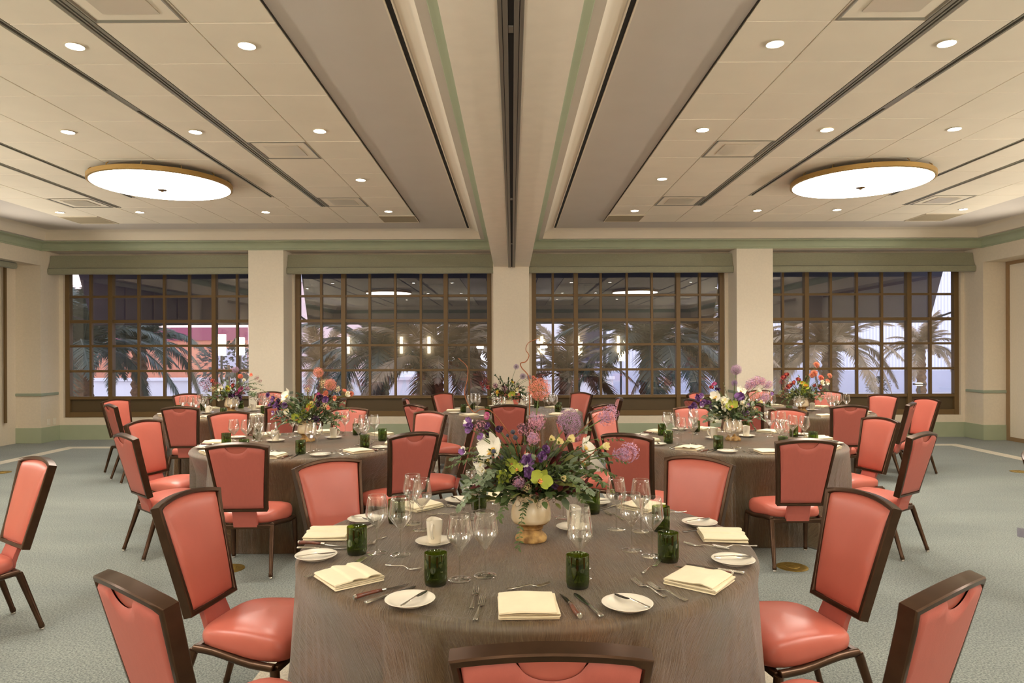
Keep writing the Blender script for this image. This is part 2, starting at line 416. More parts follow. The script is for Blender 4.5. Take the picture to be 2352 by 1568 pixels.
# ---- square air vents
def vent(x, y, lab, flat=False, w=.59):
    rt = empty('air_vent', (x, y, ZT))
    mb = MB(); h = w / 2
    if flat:
        mb.box(-h, h, -h * .92, h * .92, -.004, .004); mb.build('grille', M['ventp'], rt, smooth=False)
        mb = MB(); e = h + .008
        for q in ((-e, e, -h * .92 - .014, -h * .92), (-e, e, h * .92, h * .92 + .014), (-e, -h, -h, h), (h, e, -h, h)): mb.box(q[0], q[1], q[2], q[3], -.008, .004)
        mb.build('frame', M['tile'], rt, smooth=False)
    else:
        rows = []
        for o, z in ((0, -.004), (.012, -.006), (.045, .006), (.05, .017)):
            a = h - o; rows.append([(-a, -a, z), (a, -a, z), (a, a, z), (-a, a, z)])
        mb.grid(rows, closed=True); mb.add(rows[-1], [(3, 2, 1, 0)], 1)
        mb.build('surround', [M['diff'], M['black']], rt, smooth=False)
        a = h - .115; mb = MB(); mb.box(-a, a, -a, a, -.006, -.002)
        mb.build('face_plate', M['vent'], rt, bevel=.003)
    tag(rt, lab, 'air vent', 'ceiling vents'); return rt
for s in (-1, 1):
    d = sides[s]
    vent(s * 2.38, 4.10, 'square metal air vent cut by the top edge, %s ceiling tray' % d)
    vent(s * 2.38, 7.20, 'square metal air vent midway along the %s ceiling tray' % d)
    vent(s * 2.38, 9.68, 'square metal air vent at the end of the slot, %s ceiling tray' % d)
    vent(s * 6.11, 9.68, 'square metal air vent near the side wall, %s ceiling tray' % d)
    vent(s * 1.80, 10.92, 'flat perforated grille at the window end beside the beam, %s tray' % d, True, .56)
    vent(s * 6.76, 10.92, 'flat perforated grille in the outer window corner, %s tray' % d, True, .6)
# ---- recessed downlights
M['lens'] = emit('downlight lens', (1.0, 0.93, 0.80, 1), 30.0)
M['ring'] = mat('white downlight trim', lin(236, 226, 204), 0.5)
mb = MB(); mb.lathe([(.064, .0), (.066, -.004), (.058, -.005), (.054, .004)], 28, cap0=False, cap1=False); ring_me = mb.mesh('trim_ring', M['ring'])
mb = MB(); mb.lathe([(.055, -.001), (.03, -.0045), (.004, -.006)], 28, cap0=False); lens_me = mb.mesh('lens', M['lens'])
def downlight(x, y, lab):
    rt = empty('recessed_downlight', (x, y, ZT - .003))
    link('trim_ring', ring_me, rt); link('lens', lens_me, rt)
    ld = SPOT
    lo = bpy.data.objects.new('lamp_beam', ld); C.objects.link(lo); lo.location = (x, y, ZT - .03)
    if lab: tag(rt, lab, 'ceiling light', 'recessed downlights')
    else: tag(rt, 'small round recessed downlight behind the viewer', 'ceiling light', 'recessed downlights behind the viewer')
SPOT = bpy.data.lights.new('downlight beam', 'SPOT'); SPOT.energy = 62; SPOT.color = (1.0, 0.925, 0.81); SPOT.spot_size = math.radians(122); SPOT.spot_blend = 0.9; SPOT.shadow_soft_size = 0.055
for s in (-1, 1):
    d = sides[s]
    downlight(s * 1.83, 4.73, 'recessed downlight nearest the viewer beside the beam, %s tray' % d)
    downlight(s * 3.02, 4.73, 'recessed downlight nearest the viewer between the slots, %s tray' % d)
    downlight(s * 1.84, 6.56, 'recessed downlight second along the beam, %s tray' % d)
    downlight(s * 3.04, 6.57, 'recessed downlight beside the slot before the round light, %s tray' % d)
    downlight(s * 4.26, 6.56, 'recessed downlight in front of the round light, %s tray' % d)
    downlight(s * 1.86, 8.42, 'recessed downlight third along the beam, %s tray' % d)
    downlight(s * 1.86, 10.31, 'recessed downlight at the window end of the beam row, %s tray' % d)
    downlight(s * 3.72, 10.33, 'recessed downlight second from the beam in the window row, %s tray' % d)
    downlight((4.91 if s > 0 else -5.61), 10.3, 'recessed downlight third from the beam in the window row, %s tray' % d)
    downlight(s * 6.81, 10.29, 'recessed downlight outermost in the window row, %s tray' % d)
    # lamps of the half of the room behind the camera
    for x, y in ((1.83, 1.0), (3.03, 1.0), (4.26, 1.0), (6.8, 3.0), (1.83, -2.0), (4.26, -2.0), (6.8, -2.0), (5.5, 4.73), (6.8, 6.56)):
        downlight(s * x, y, None)
# ---- big round ceiling lights
M['disc'] = emit('lit opal diffuser', (1.0, 0.93, 0.82, 1), 11.0)
M['brass'] = mat('pale brass rim', lin(186, 152, 92), 0.4, 0.6, bump=0.25, bscale=140)
M['brassd'] = mat('dark brass', lin(112, 84, 44), 0.35, 0.8)
def disc_light(x, y, lab):
    rt = empty('round_ceiling_light', (x, y, ZT)); R = .785
    mb = MB(); mb.lathe([(R - .03, -.105), (R - .005, -.108), (R + .012, -.10), (R + .012, -.05), (R, -.046), (R - .03, -.05), (R - .3, -.05)], 72, cap0=False, cap1=False)
    mb.build('rim', M['brass'], rt, angle=50)
    mb = MB(); mb.lathe([(R - .006, -.1)] + [(R * math.cos(t) - .006, -.1 - .05 * math.sin(t)) for t in [k * PI / 2 / 8 for k in range(1, 8)]] + [(.002, -.151)], 72, cap0=False)
    mb.build('diffuser', M['disc'], rt, angle=70)
    mb = MB(); mb.lathe([(.055, -.149), (.05, -.157), (.02, -.163), (.014, -.172), (.004, -.176)], 24)
    mb.build('finial', M['brassd'], rt)
    mb = MB(); mb.lathe([(R - .28, -.002), (R - .28, -.05)], 48, cap0=False, cap1=False)
    mb.build('mounting_pan', M['tile'], rt)
    for k in range(12):
        a = 2 * PI * k / 12 + .2; mb = MB()
        mb.tube([(R * math.cos(a) * .99, R * math.sin(a) * .99, -.05), (R * math.cos(a) * .985, R * math.sin(a) * .985, -.025), (R * math.cos(a) * .95, R * math.sin(a) * .95, -.004)], .006, 6)
        mb.build('hook', M['brass'], rt)
    tag(rt, lab, 'ceiling light', 'round ceiling lights')
disc_light(-4.24, 8.29, 'large lit round ceiling light with brass rim, left ceiling tray')
disc_light(4.24, 8.29, 'large lit round ceiling light with brass rim, right ceiling tray')
for s in (-1, 1):
    for y in (2.2,): disc_light(s * 4.24, y, 'lit round ceiling light with brass rim, seen mirrored in the windows')
# ---- wall outlets on the left pier
def outlet(y, lab, kind):
    rt = empty('wall_outlet', (-XS, y, .36), 0)
    mb = MB(); mb.box(0, .008, -.036, .036, -.06, .06); mb.build('cover_plate', M['white'], rt, bevel=.003)
    mb = MB()
    if kind:
        for z in (-.024, .024): mb.box(.008, .0105, -.017, .017, z - .016, z + .016)
        mb.build('socket', M['column'], rt, bevel=.002)
    else:
        mb.box(.008, .0105, -.012, .012, -.03, .03); mb.build('socket', M['column'], rt, bevel=.002)
    tag(rt, lab, 'outlet')
outlet(12.44, 'ivory blank wall plate on the left pier, nearer the viewer', 0)
outlet(12.60, 'ivory power outlet on the left pier, nearer the window', 1)
# ---- brass floor outlet covers
M['floorbrass'] = mat('worn floor brass', lin(150, 124, 60), 0.4, 0.6, var=.25, vscale=30)
for (px, py, lab) in ((1820, 1302, 'round brass floor outlet cover before the right-middle table'), (526, 1306, 'round brass floor outlet cover before the left-middle table'),
                      (4, 1085, 'round brass floor outlet cover at the left edge of the carpet'), (2342, 1083, 'round brass floor outlet cover at the right edge of the carpet')):
    p = at(px, py, 0)
    rt = empty('floor_outlet_cover', p)
    mb = MB(); mb.lathe([(.112, .0), (.112, .004), (.1, .007), (.09, .006)], 36); mb.build('cover_ring', M['floorbrass'], rt)
    mb = MB(); mb.lathe([(.052, .006), (.05, .010), (.02, .011)], 28); mb.box(-.02, .02, -.004, .004, .010, .013); mb.build('cap', M['floorbrass'], rt)
    tag(rt, lab, 'floor outlet', 'brass floor outlets')
# ================================================================== CHAIRS
M['bronze'] = mat('bronze painted chair frame', lin(78, 56, 40), 0.29, 0.7, var=0.12, vscale=14)
M['coral'] = mat('coral vinyl', lin(195, 105, 89), 0.33, var=0.03, vscale=7, spec=0.45)
M['coralw'] = mat('woven coral vinyl', lin(184, 97, 85), 0.46, var=0.02, vscale=60, bump=0.08, bscale=500, stretch=(1, 1, .3))
M['glide'] = mat('steel glide', lin(190, 186, 178), 0.3, 0.8)
TILT = math.radians(14); S0Z = .472; S0X = -.238
def bk(y, s, d):
    """chair back: y across, s up the back, d towards the sitter"""
    bow = -.024 * (1 - min(1, (y / .23) ** 2)) * min(1, s / .5)
    return (S0X - s * math.sin(TILT) + d * math.cos(TILT) + bow, y, S0Z + s * math.cos(TILT) + d * math.sin(TILT))
HB, HT, SH, ARCH = .170, .224, .522, .030
def hw(s): return HB + (HT - HB) * (s / SH) ** 1.15
def top_s(y, inset=0.0): return SH - ARCH * (y / HT) ** 2 - inset
def outline(inset, n=14, r=.012):
    """closed outline (y,s) of the back, inset from the outer edge, counter-clockwise from bottom left"""
    pts = []
    yb = HB - inset + .002
    for k in range(8): pts.append((-yb + 2 * yb * k / 8, inset))
    for k in range(10):
        s = inset + (SH - ARCH - inset * 1.0 - inset) * k / 10; pts.append((hw(s) - inset, s))
    yt = HT - inset
    for k in range(n): 
        y = yt - 2 * yt * k / n; pts.append((y, top_s(y, inset)))
    for k in range(10):
        s0 = SH - ARCH - inset; s = s0 - (s0 - inset) * k / 10; pts.append((-(hw(s) - inset), s))
    return pts
def make_chair():
    rt = empty('banquet_chair')
    # back frame: a rounded bar swept round the outline
    mb = MB(); W_, D_ = .022, .024
    sect = [(0, -D_ + .004), (0.004, -D_), (W_ - .004, -D_), (W_, -D_ + .005), (W_, D_ - .005), (W_ - .004, D_), (.004, D_), (0, D_ - .004)]
    rows = [[bk(y, s, d) for (y, s) in outline(i)] for i, d in sect]
    rows.append(rows[0]); mb.grid(rows, closed=True)
    mb.build('back_frame', M['bronze'], rt, angle=42)
    # front pad, softly domed
    mb = MB(); rows = []; ins = W_ - .002; q_ = [0, .012, .035, .075, .13, .22, .35]; VV = q_ + [.5] + [1 - t for t in q_[::-1]]; UU = [2 * t - 1 for t in VV]; NV = NU = len(VV) - 1
    for j in range(NV + 1):
        v = VV[j]; row = []
        for i in range(NU + 1):
            u = UU[i]; ue = u
            s_top = lambda y: top_s(y, ins)
            sv = ins + (SH - ARCH - 2 * ins) * v
            y = ue * (hw(sv) - ins)
            s = ins + (s_top(y) - ins) * v
            e = max(0, (1 - abs(u) ** 9) * (1 - abs(2 * v - 1) ** 9))
            row.append(bk(y, s, .010 + .026 * e ** .6 * (.72 + .28 * math.sin(PI * v))))
        rows.append(row)
    mb.grid(rows); mb.build('front_pad', M['coral'], rt, angle=70)
    # rear pad with a half-moon hand hold
    mb = MB(); rows = []
    ys = [-1, -.97, -.85, -.6, -.42] + [-.36 + .72 * k / 16 for k in range(17)] + [.42, .6, .85, .97, 1]
    NW = .075
    def notch(y): return .056 * math.sqrt(max(0, 1 - (y / NW) ** 2)) if abs(y) < NW else 0
    vs_ = [0, .02, .08, .2, .4, .6, .78, .9, .965, 1]
    for v in vs_:
        row = []
        for u in ys:
            sv = ins + (SH - ARCH - 2 * ins) * v; y = u * (hw(sv) - ins)
            s = ins + (top_s(y, ins) - notch(y) - ins) * v
            e = 1 if (0 < v < 1 and abs(u) < 1) else 0
            row.append(bk(y, s, -.013 - .011 * e))
        rows.append(row[::-1])
    mb.grid(rows)
    rp = mb.build('rear_pad', M['coralw'], rt, angle=60)
    mb = MB(); yy = [-NW * 1.02 + 2.04 * NW * k / 14 for k in range(15)]
    mb.grid([[bk(y, top_s(y, ins) + .002, -.004) for y in yy][::-1], [bk(y, top_s(y, ins) - notch(y) - .004, -.008) for y in yy][::-1]])
    mb.build('hand_hold', M['coral'], rp)
    # neck between seat and back
    mb = MB(); rows = []
    for x, z, w in ((-.196, .345, .084), (-.205, .39, .083), (-.22, .435, .081), (-.234, .465, .08), (-.244, .50, .08)):
        rows.append([(x - .016, -w, z), (x - .016, w, z), (x - .011, w + .004, z), (x + .012, w + .004, z), (x + .015, w, z), (x + .015, -w, z), (x + .012, -w - .004, z), (x - .011, -w - .004, z)])
    mb.grid(rows, closed=True); mb.add(rows[0], [tuple(reversed(range(8)))]); mb.add(rows[-1], [tuple(range(8))])
    mb.build('neck', M['coralw'], rt, angle=50)
    # seat cushion
    mb = MB(); rows = []; n = 44
    def seat_pt(a, sc_, zf):
        c, s = math.cos(a), math.sin(a)
        k = 1 / (abs(c) ** 5 + abs(s) ** 5) ** .2
        x = .03 + .225 * c * k * sc_
        w = .197 + .045 * ((x + .19) / .45)
        return x, w * s * k * sc_
    def zbot(x):
        f = min(1, max(0, ((x + .2) / .45 - .12) / .6)); return .364 - .034 * f * f * (3 - 2 * f)
    for sc_, k in ((.05, 0), (.6, 0), (.93, .02), (.985, .12), (1.0, .34), (1.0, .52), (.985, .72), (.95, .86), (.88, .95), (.7, 1.04), (.4, 1.11), (.05, 1.13)):
        row = []
        for i in range(n):
            x, y = seat_pt(2 * PI * i / n, sc_, 0); fwd = (x + .2) / .45
            zt = .438 + .016 * math.sin(PI * min(1, fwd)) - .24 * max(0, fwd - .75) ** 2
            zb = zbot(x); row.append((x, y, zb + (zt - zb) * k))
        rows.append(row)
    mb.grid(rows, closed=True)
    mb.add(rows[0], [tuple(reversed(range(n)))]); mb.add(rows[-1], [tuple(range(n))])
    mb.build('seat', M['coral'], rt, angle=75)
    # under-frame
    mb = MB()
    mb.box(-.212, -.182, -.202, .202, .330, .360)
    for s in (-1, 1):
        pts = [(x, s * (.186 + .052 * (x + .2) / .4), zbot(x) - .008) for x in (-.197, -.15, -.09, -.03, .03, .09, .15, .2)]
        mb.tube(pts, [.0175] * 8, 10)
        mb.box(.085, .125, s * .222 - .014, s * .222 + .014, zbot(.1) - .012, zbot(.1) + .006)
    mb.box(.186, .214, -.232, .232, .300, .328)
    mb.build('seat_frame', M['bronze'], rt, bevel=.004)
    for s in (-1, 1):
        for p0, p1 in (((-.197, s * .188, .350), (-.305, s * .21, .012)), ((.2, s * .236, .316), (.225, s * .243, .012))):
            p0 = Vector(p0); p1 = Vector(p1); mb = MB()
            mb.tube([p0, p0.lerp(p1, .08), p0.lerp(p1, .92), p0.lerp(p1, .93), p0.lerp(p1, .985), p1], [.0195, .0198, .0140, .0158, .0160, .0140], 12)
            lg = mb.build('leg', M['bronze'], rt, angle=50)
            mb = MB(); mb.lathe([(.011, 0.0005), (.0125, .004), (.009, .013)], 12, c=(p1.x, p1.y, 0)); mb.build('glide', M['glide'], lg)
    return rt
PROTO_CHAIR = make_chair(); CHAIR_USED = [False]; CHAIRS = {}
BACKX = -.372
def chair(x, y, vec=None, ang=None, label='', table=None):
    """x,y: middle of the top of the back; vec: left-to-right direction of the back as seen, or ang: facing in degrees"""
    if not CHAIR_USED[0]: o = PROTO_CHAIR; CHAIR_USED[0] = True
    else: o = copy_tree(PROTO_CHAIR)
    a = math.radians(ang)
    o.location = (x - BACKX * math.cos(a), y - BACKX * math.sin(a), 0); o.rotation_euler = (0, 0, a)
    tag(o, label, 'chair', 'coral banquet chairs')
    CHAIRS.setdefault(table, []).append((o.location.x, o.location.y, a))
    return o
def A(dx, dy): return math.degrees(math.atan2(dy, dx))
TB = {'F': (.06, 3.1), 'L': (-1.92, 6.37), 'R': (2.1, 6.5), 'BL': (-3.99, 9.72), 'BC': (0.0, 9.7), 'BR': (4.03, 9.65)}
TN = {'F': 'front table', 'L': 'left middle table', 'R': 'right middle table', 'BL': 'back left table', 'BC': 'back centre table', 'BR': 'back right table'}
CH = [
 ('F', .086, 1.51, 90, 'coral chair cut by the bottom edge, back turned, nearest the viewer'),
 ('F', -1.10, 1.955, 52, 'coral chair at the lower left corner, dark top rail seen from above'),
 ('F', -1.53, 3.19, -10, 'coral chair facing right at the left side of the front table'),
 ('F', -1.125, 4.13, -45, 'coral chair with orange lit front pad at the far left of the front table'),
 ('F', .06, 4.65, -90, 'coral chair behind the big flower arrangement on the far side of the front table'),
 ('F', 1.15, 4.19, 229, 'coral chair with glossy pink front pad at the far right of the front table'),
 ('F', 1.61, 3.13, 191, 'coral chair facing left at the right side of the front table'),
 ('F', 1.235, 1.925, 126, 'coral chair at the lower right corner, bronze top rail seen from above'),
 ('L', -1.977, 4.90, 92, 'coral chair seen squarely from behind in front of the left middle table'),
 ('L', -3.13, 5.50, 48, 'coral chair seen from behind at the near left of the left middle table'),
 ('L', -3.575, 6.60, -15, 'coral chair facing right at the left side of the left middle table'),
 ('L', -3.13, 7.52, -48, 'coral chair with front pad showing at the far left of the left middle table'),
 ('L', -1.905, 8.02, -92, 'coral chair behind wine glasses on the far side of the left middle table'),
 ('L', -.89, 7.50, 237, 'coral chair with bright orange front pad at the far right of the left middle table'),
 ('L', -.36, 6.50, 180, 'coral chair seen edge-on behind the purple sweet peas, right of the left middle table'),
 ('L', -.79, 5.52, 126, 'coral chair seen from behind at the near right of the left middle table'),
 ('R', 2.17, 5.03, 90, 'coral chair seen squarely from behind in front of the right middle table'),
 ('R', .90, 5.39, 54, 'coral chair seen from behind at the near left of the right middle table'),
 ('R', .46, 6.52, 5, 'coral chair seen edge-on behind the lilac allium, left of the right middle table'),
 ('R', 1.00, 7.67, -48, 'coral chair with orange front pad at the far left of the right middle table'),
 ('R', 2.10, 8.02, -90, 'coral chair behind wine glasses on the far side of the right middle table'),
 ('R', 3.07, 7.58, 223, 'coral chair behind glasses at the far right of the right middle table'),
 ('R', 3.58, 6.62, 196, 'coral chair facing left at the right side of the right middle table'),
 ('R', 3.265, 5.41, 126, 'coral chair turned away at the near right of the right middle table'),
 ('BL', -4.03, 8.28, 94, 'coral chair seen squarely from behind in front of the back left table'),
 ('BL', -5.13, 8.70, 45, 'leftmost coral chair of the back left table seen from behind'),
 ('BL', -5.60, 9.62, -20, 'coral chair with front pad showing behind the leftmost chair of the back left table'),
 ('BL', -4.96, 10.42, -48, 'coral chair under the left window behind the wine glasses of the back left table'),
 ('BL', -3.88, 10.98, -90, 'coral chair before the left column at the back left table'),
 ('BL', -2.88, 10.4, 228, 'coral chair whose pad corner shows right of the vase on the left middle table'),
 ('BL', -2.40, 9.66, 181, 'coral chair seen edge-on beside the coral dahlias, right of the back left table'),
 ('BL', -2.90, 8.62, 133, 'coral chair seen from behind, hidden by the flowers of the left middle table'),
 ('BC', -.04, 8.40, 90, 'coral chair seen squarely from behind in front of the back centre table'),
 ('BC', -1.22, 8.52, 46, 'coral chair seen from behind at the near left of the back centre table'),
 ('BC', -1.52, 9.68, 3, 'coral chair whose top peeks over the near left chair of the back centre table'),
 ('BC', -1.07, 10.36, -42, 'coral chair against the window panel at the far left of the back centre table'),
 ('BC', -.07, 11.1, -90, 'coral chair before the central column behind the back centre flowers'),
 ('BC', 1.05, 10.28, 224, 'coral chair against the window panel at the far right of the back centre table'),
 ('BC', 1.52, 9.62, 178, 'coral chair whose top peeks over the near right chair of the back centre table'),
 ('BC', 1.15, 8.50, 130, 'coral chair seen from behind at the near right of the back centre table'),
 ('BR', 4.04, 8.17, 90, 'coral chair seen squarely from behind in front of the back right table'),
 ('BR', 5.01, 8.55, 140, 'coral chair seen from behind at the near right of the back right table'),
 ('BR', 5.66, 9.3, 192, 'rightmost coral chair of the back right table, front pad half hidden'),
 ('BR', 5.50, 10.1, 214, 'coral chair against the dark sill at the far right of the back right table'),
 ('BR', 4.87, 10.55, 243, 'coral chair behind the wine glasses on the far side of the back right table'),
 ('BR', 3.90, 10.75, -92, 'coral chair before the right column at the back right table'),
 ('BR', 2.86, 10.75, -45, 'coral chair behind the purple flowers at the far left of the back right table'),
 ('BR', 2.44, 9.30, 12, 'coral chair seen edge-on left of the purple flowers, back right table'),
 ('BR', 2.95, 8.62, 46, 'coral chair in shade behind the flowers of the right middle table'),
 ('GL', -2.95, 4.26, 235, 'coral chair cut by the left edge of the picture, facing an unseen table'),
 ('GR', 3.34, 4.40, -45, 'coral chair of which one corner shows at the right edge of the picture'),
]
def clear(t, x, y, dmin=1.45):
    if t not in TB: return x, y
    cx, cy = TB[t]
    if abs(y - cy) < .6 and math.hypot(x - cx, y - cy) > 1.3: return x, y
    st = .004 if y > cy else -.004; k = 1.0
    while math.hypot(x * k - cx, y * k - cy) < dmin and abs(k - 1) < .2: k += st
    return x * k, y * k
for t, x, y, a, lab in CH:
    x, y = clear(t, x * .978, y * .978, 1.44 if t[0] == 'B' else 1.36)
    chair(x, y, ang=a, label=lab, table=t)
# ================================================================== TABLES AND CLOTHS
ZTAB = .765
def cloth_material():
    m, nt, bs = newmat('crinkled taffeta table cloth')
    setin(bs, 'Roughness', .40); setin(bs, 'Sheen Weight', .55); setin(bs, 'Sheen Roughness', .28); setin(bs, 'Specular IOR Level', .55)
    bs.inputs['Sheen Tint'].default_value = (.80, .80, .80, 1)
    uv = nt.nodes.new('ShaderNodeUVMap'); uv.uv_map = 'UVMap'
    ds = nt.nodes.new('ShaderNodeTexNoise'); ds.inputs['Scale'].default_value = 9; ds.inputs['Detail'].default_value = 3
    nt.links.new(uv.outputs[0], ds.inputs['Vector'])
    off = nt.nodes.new('ShaderNodeVectorMath'); off.operation = 'MULTIPLY_ADD'
    off.inputs[1].default_value = (.028, .02, 0); nt.links.new(ds.outputs['Color'], off.inputs[0]); nt.links.new(uv.outputs[0], off.inputs[2])
    def strand(sx, sy, rough=.6):
        mp = nt.nodes.new('ShaderNodeMapping'); mp.inputs['Scale'].default_value = (sx, sy, 1)
        nt.links.new(off.outputs[0], mp.inputs['Vector'])
        n = nt.nodes.new('ShaderNodeTexNoise'); n.inputs['Scale'].default_value = 1; n.inputs['Detail'].default_value = 4; n.inputs['Roughness'].default_value = rough
        nt.links.new(mp.outputs[0], n.inputs['Vector']); return n
    fine = strand(330, 11, .65); broad = strand(110, 5, .5)
    r = nt.nodes.new('ShaderNodeValToRGB'); e = r.color_ramp.elements
    e[0].position = .30; e[1].position = .72; e[0].color = lin(74, 58, 41); e[1].color = lin(130, 111, 84)
    md = e.new(.5); md.color = lin(101, 81, 57)
    nt.links.new(fine.outputs['Fac'], r.inputs['Fac'])
    # shot weave: brown warp, grey-green weft in broad soft areas
    bl = nt.nodes.new('ShaderNodeTexNoise'); bl.inputs['Scale'].default_value = 2.2; bl.inputs['Detail'].default_value = 2; nt.links.new(uv.outputs[0], bl.inputs['Vector'])
    br = nt.nodes.new('ShaderNodeValToRGB'); br.color_ramp.elements[0].position = .4; br.color_ramp.elements[1].position = .62
    br.color_ramp.elements[0].color = (.90, .99, .98, 1); br.color_ramp.elements[1].color = (1.22, .98, .74, 1)
    nt.links.new(bl.outputs['Fac'], br.inputs['Fac'])
    mx = nt.nodes.new('ShaderNodeMix'); mx.data_type = 'RGBA'; mx.blend_type = 'MULTIPLY'; mx.inputs['Factor'].default_value = 1
    nt.links.new(r.outputs['Color'], mx.inputs['A']); nt.links.new(br.outputs['Color'], mx.inputs['B']); nt.links.new(mx.outputs['Result'], bs.inputs['Base Color'])
    ad = nt.nodes.new('ShaderNodeMath'); ad.operation = 'ADD'; nt.links.new(fine.outputs['Fac'], ad.inputs[0]); nt.links.new(broad.outputs['Fac'], ad.inputs[1])
    bp = nt.nodes.new('ShaderNodeBump'); bp.inputs['Strength'].default_value = .85; bp.inputs['Distance'].default_value = .01
    nt.links.new(ad.outputs[0], bp.inputs['Height']); nt.links.new(bp.outputs['Normal'], bs.inputs['Normal'])
    return m
M['cloth'] = cloth_material()
M['tabletop'] = mat('brown laminate table top', lin(96, 72, 52), .5)
def seat_front(cx, cy, th, chairs):
    """distance from the table centre along direction th to the nearest seat footprint (None if free)"""
    best = None
    dx, dy = math.cos(th), math.sin(th)
    for (x, y, a) in chairs:
        ca, sa = math.cos(a), math.sin(a)
        for k in range(90):
            r = .56 + .006 * k
            px, py = cx + dx * r - x, cy + dy * r - y
            lx, ly = px * ca + py * sa, -px * sa + py * ca
            if -.22 < lx < .275 and abs(ly) < .26:
                best = r if best is None else min(best, r); break
    return best
def table(key, seed, R=1.0):
    cx, cy = TB[key]; rr = random.Random(seed); chairs = CHAIRS.get(key, []) + [c for k, v in CHAIRS.items() if k != key for c in v if math.hypot(c[0] - cx, c[1] - cy) < 1.5]
    tb = empty('round_table', (cx, cy, 0))
    mb = MB(); mb.lathe([(.02, .722), (.9, .722), (.93, .73), (.93, .75), (.9, .758), (.02, .758)], 48); mb.build('table_top', M['tabletop'], tb)
    mb = MB(); mb.lathe([(.3, .0), (.29, .02), (.05, .05), (.04, .4), (.05, .7), (.2, .722)], 24); mb.build('pedestal', M['bronze'], tb)
    tag(tb, 'round banquet table under the cloth of the ' + TN[key], 'table', 'round banquet tables')
    N = 420
    nf = 15; ph = [rr.uniform(0, 2 * PI) for _ in range(6)]
    folds = []
    a = rr.uniform(0, .4)
    while a < 2 * PI: 
        folds.append((a, rr.uniform(.5, 1.0), rr.uniform(.035, .075))); a += rr.uniform(.13, .42)
    def fold(th):
        v = 0
        for (c, h, w) in folds:
            d = (th - c + PI) % (2 * PI) - PI
            v += h * math.exp(-(d / w) ** 2) * (1 + .3 * math.sin(d / w * 3))
        return v
    rad = []; fl = [fold(2 * PI * i / N) for i in range(N)]
    sf = [seat_front(cx, cy, 2 * PI * i / N, chairs) for i in range(N)]
    sm = []
    for i in range(N):   # soften the edges of the dents
        w = [sf[(i + k) % N] for k in range(-4, 5)]
        vals = [q if q is not None else 1.08 for q in w]; sm.append(min(vals) if any(q is not None for q in w) else None)
    rows = []; uvs = []
    for r in (0.002, .2, .4, .6, .75, .88, .94):
        rows.append([(r * math.cos(2 * PI * i / N), r * math.sin(2 * PI * i / N), ZTAB) for i in range(N)]); uvs.append([r] * N)
    prof = [(.965, ZTAB - .001), (.982, ZTAB - .006), (.993, ZTAB - .016), (.999, ZTAB - .03)]
    L = .97
    for r, z in prof:
        L += .014; rows.append([(r * math.cos(2 * PI * i / N), r * math.sin(2 * PI * i / N), z) for i in range(N)]); uvs.append([L] * N)
    zs = [.70, .66, .61, .56, .52, .47, .42, .36, .3, .24, .18, .12, .06, .02, .004]
    for z in zs:
        t = (ZTAB - .03 - z) / (ZTAB - .03); row = []; L += .05
        for i in range(N):
            th = 2 * PI * i / N
            r = 1.0 + .06 * t + .07 * (t ** .8) * fl[i] + .008 * t * math.sin(th * 37 + ph[0] + 4 * t)
            if z < .08: r += .03 * (1 - z / .08) * (.4 + .6 * fl[i])
            q = sm[i]
            if q is not None:
                lim = q - .016
                k = min(1, max(0, (ZTAB - .03 - z) / .21))
                lim2 = 1.0 * (1 - k) + lim * k
                if r > lim2: r = lim2 - .006 * t * (fl[i] % .5)
            row.append((r * math.cos(th), r * math.sin(th), z))
        rows.append(row); uvs.append([L] * N)
    mb = MB(); mb.grid(rows, closed=True)
    me = mb.mesh('cloth', M['cloth'], True, 180)
    ul = me.uv_layers.new(name='UVMap')
    flat = []
    for k in range(len(rows)):
        for i in range(N): th = 2 * PI * i / N; flat.append((uvs[k][i] * math.cos(th), uvs[k][i] * math.sin(th)))
    for lp in me.loops: ul.data[lp.index].uv = flat[lp.vertex_index]
    o = link('tablecloth', me, None, (cx, cy, 0)); tag(o, 'crinkled brown taffeta cloth hanging to the floor on the ' + TN[key], 'tablecloth', 'table cloths')
for i, k in enumerate(TB): table(k, 40 + i)
# ================================================================== PLACE SETTINGS
M['wine'] = thin_glass('clear wine glass', (0.985, 0.985, 0.98, 1), edge=.9, base=.06, ior_blend=.38)
M['stemg'] = thin_glass('clear glass stem', (0.93, 0.93, 0.91, 1), edge=.85, base=.08, ior_blend=.35)
M['green'] = thin_glass('bottle green glass', (0.40, 0.50, 0.10, 1), edge=.55, base=.04, gcol=(.9, 1, .8, 1), ior_blend=.2)
M['greend'] = thin_glass('thick bottle green base', (0.22, 0.30, 0.04, 1), edge=.5, base=.05, ior_blend=.25)
M['china'] = mat('white glazed china', lin(238, 230, 212), 0.18, coat=.4)
M['steel'] = mat('polished flatware steel', lin(196, 190, 178), 0.22, 1.0)
M['steeld'] = mat('dark knife blade steel', lin(120, 116, 110), 0.2, 1.0)
M['rosewood'] = mat('red brown wooden knife handle', lin(104, 54, 36), 0.35, var=.3, vscale=60, coat=.3)
M['linen'] = mat('cream cotton napkin', lin(236, 222, 188), 0.85, var=.03, vscale=20, bump=.12, bscale=900, sheen=.2)
ZP = ZTAB + .0012
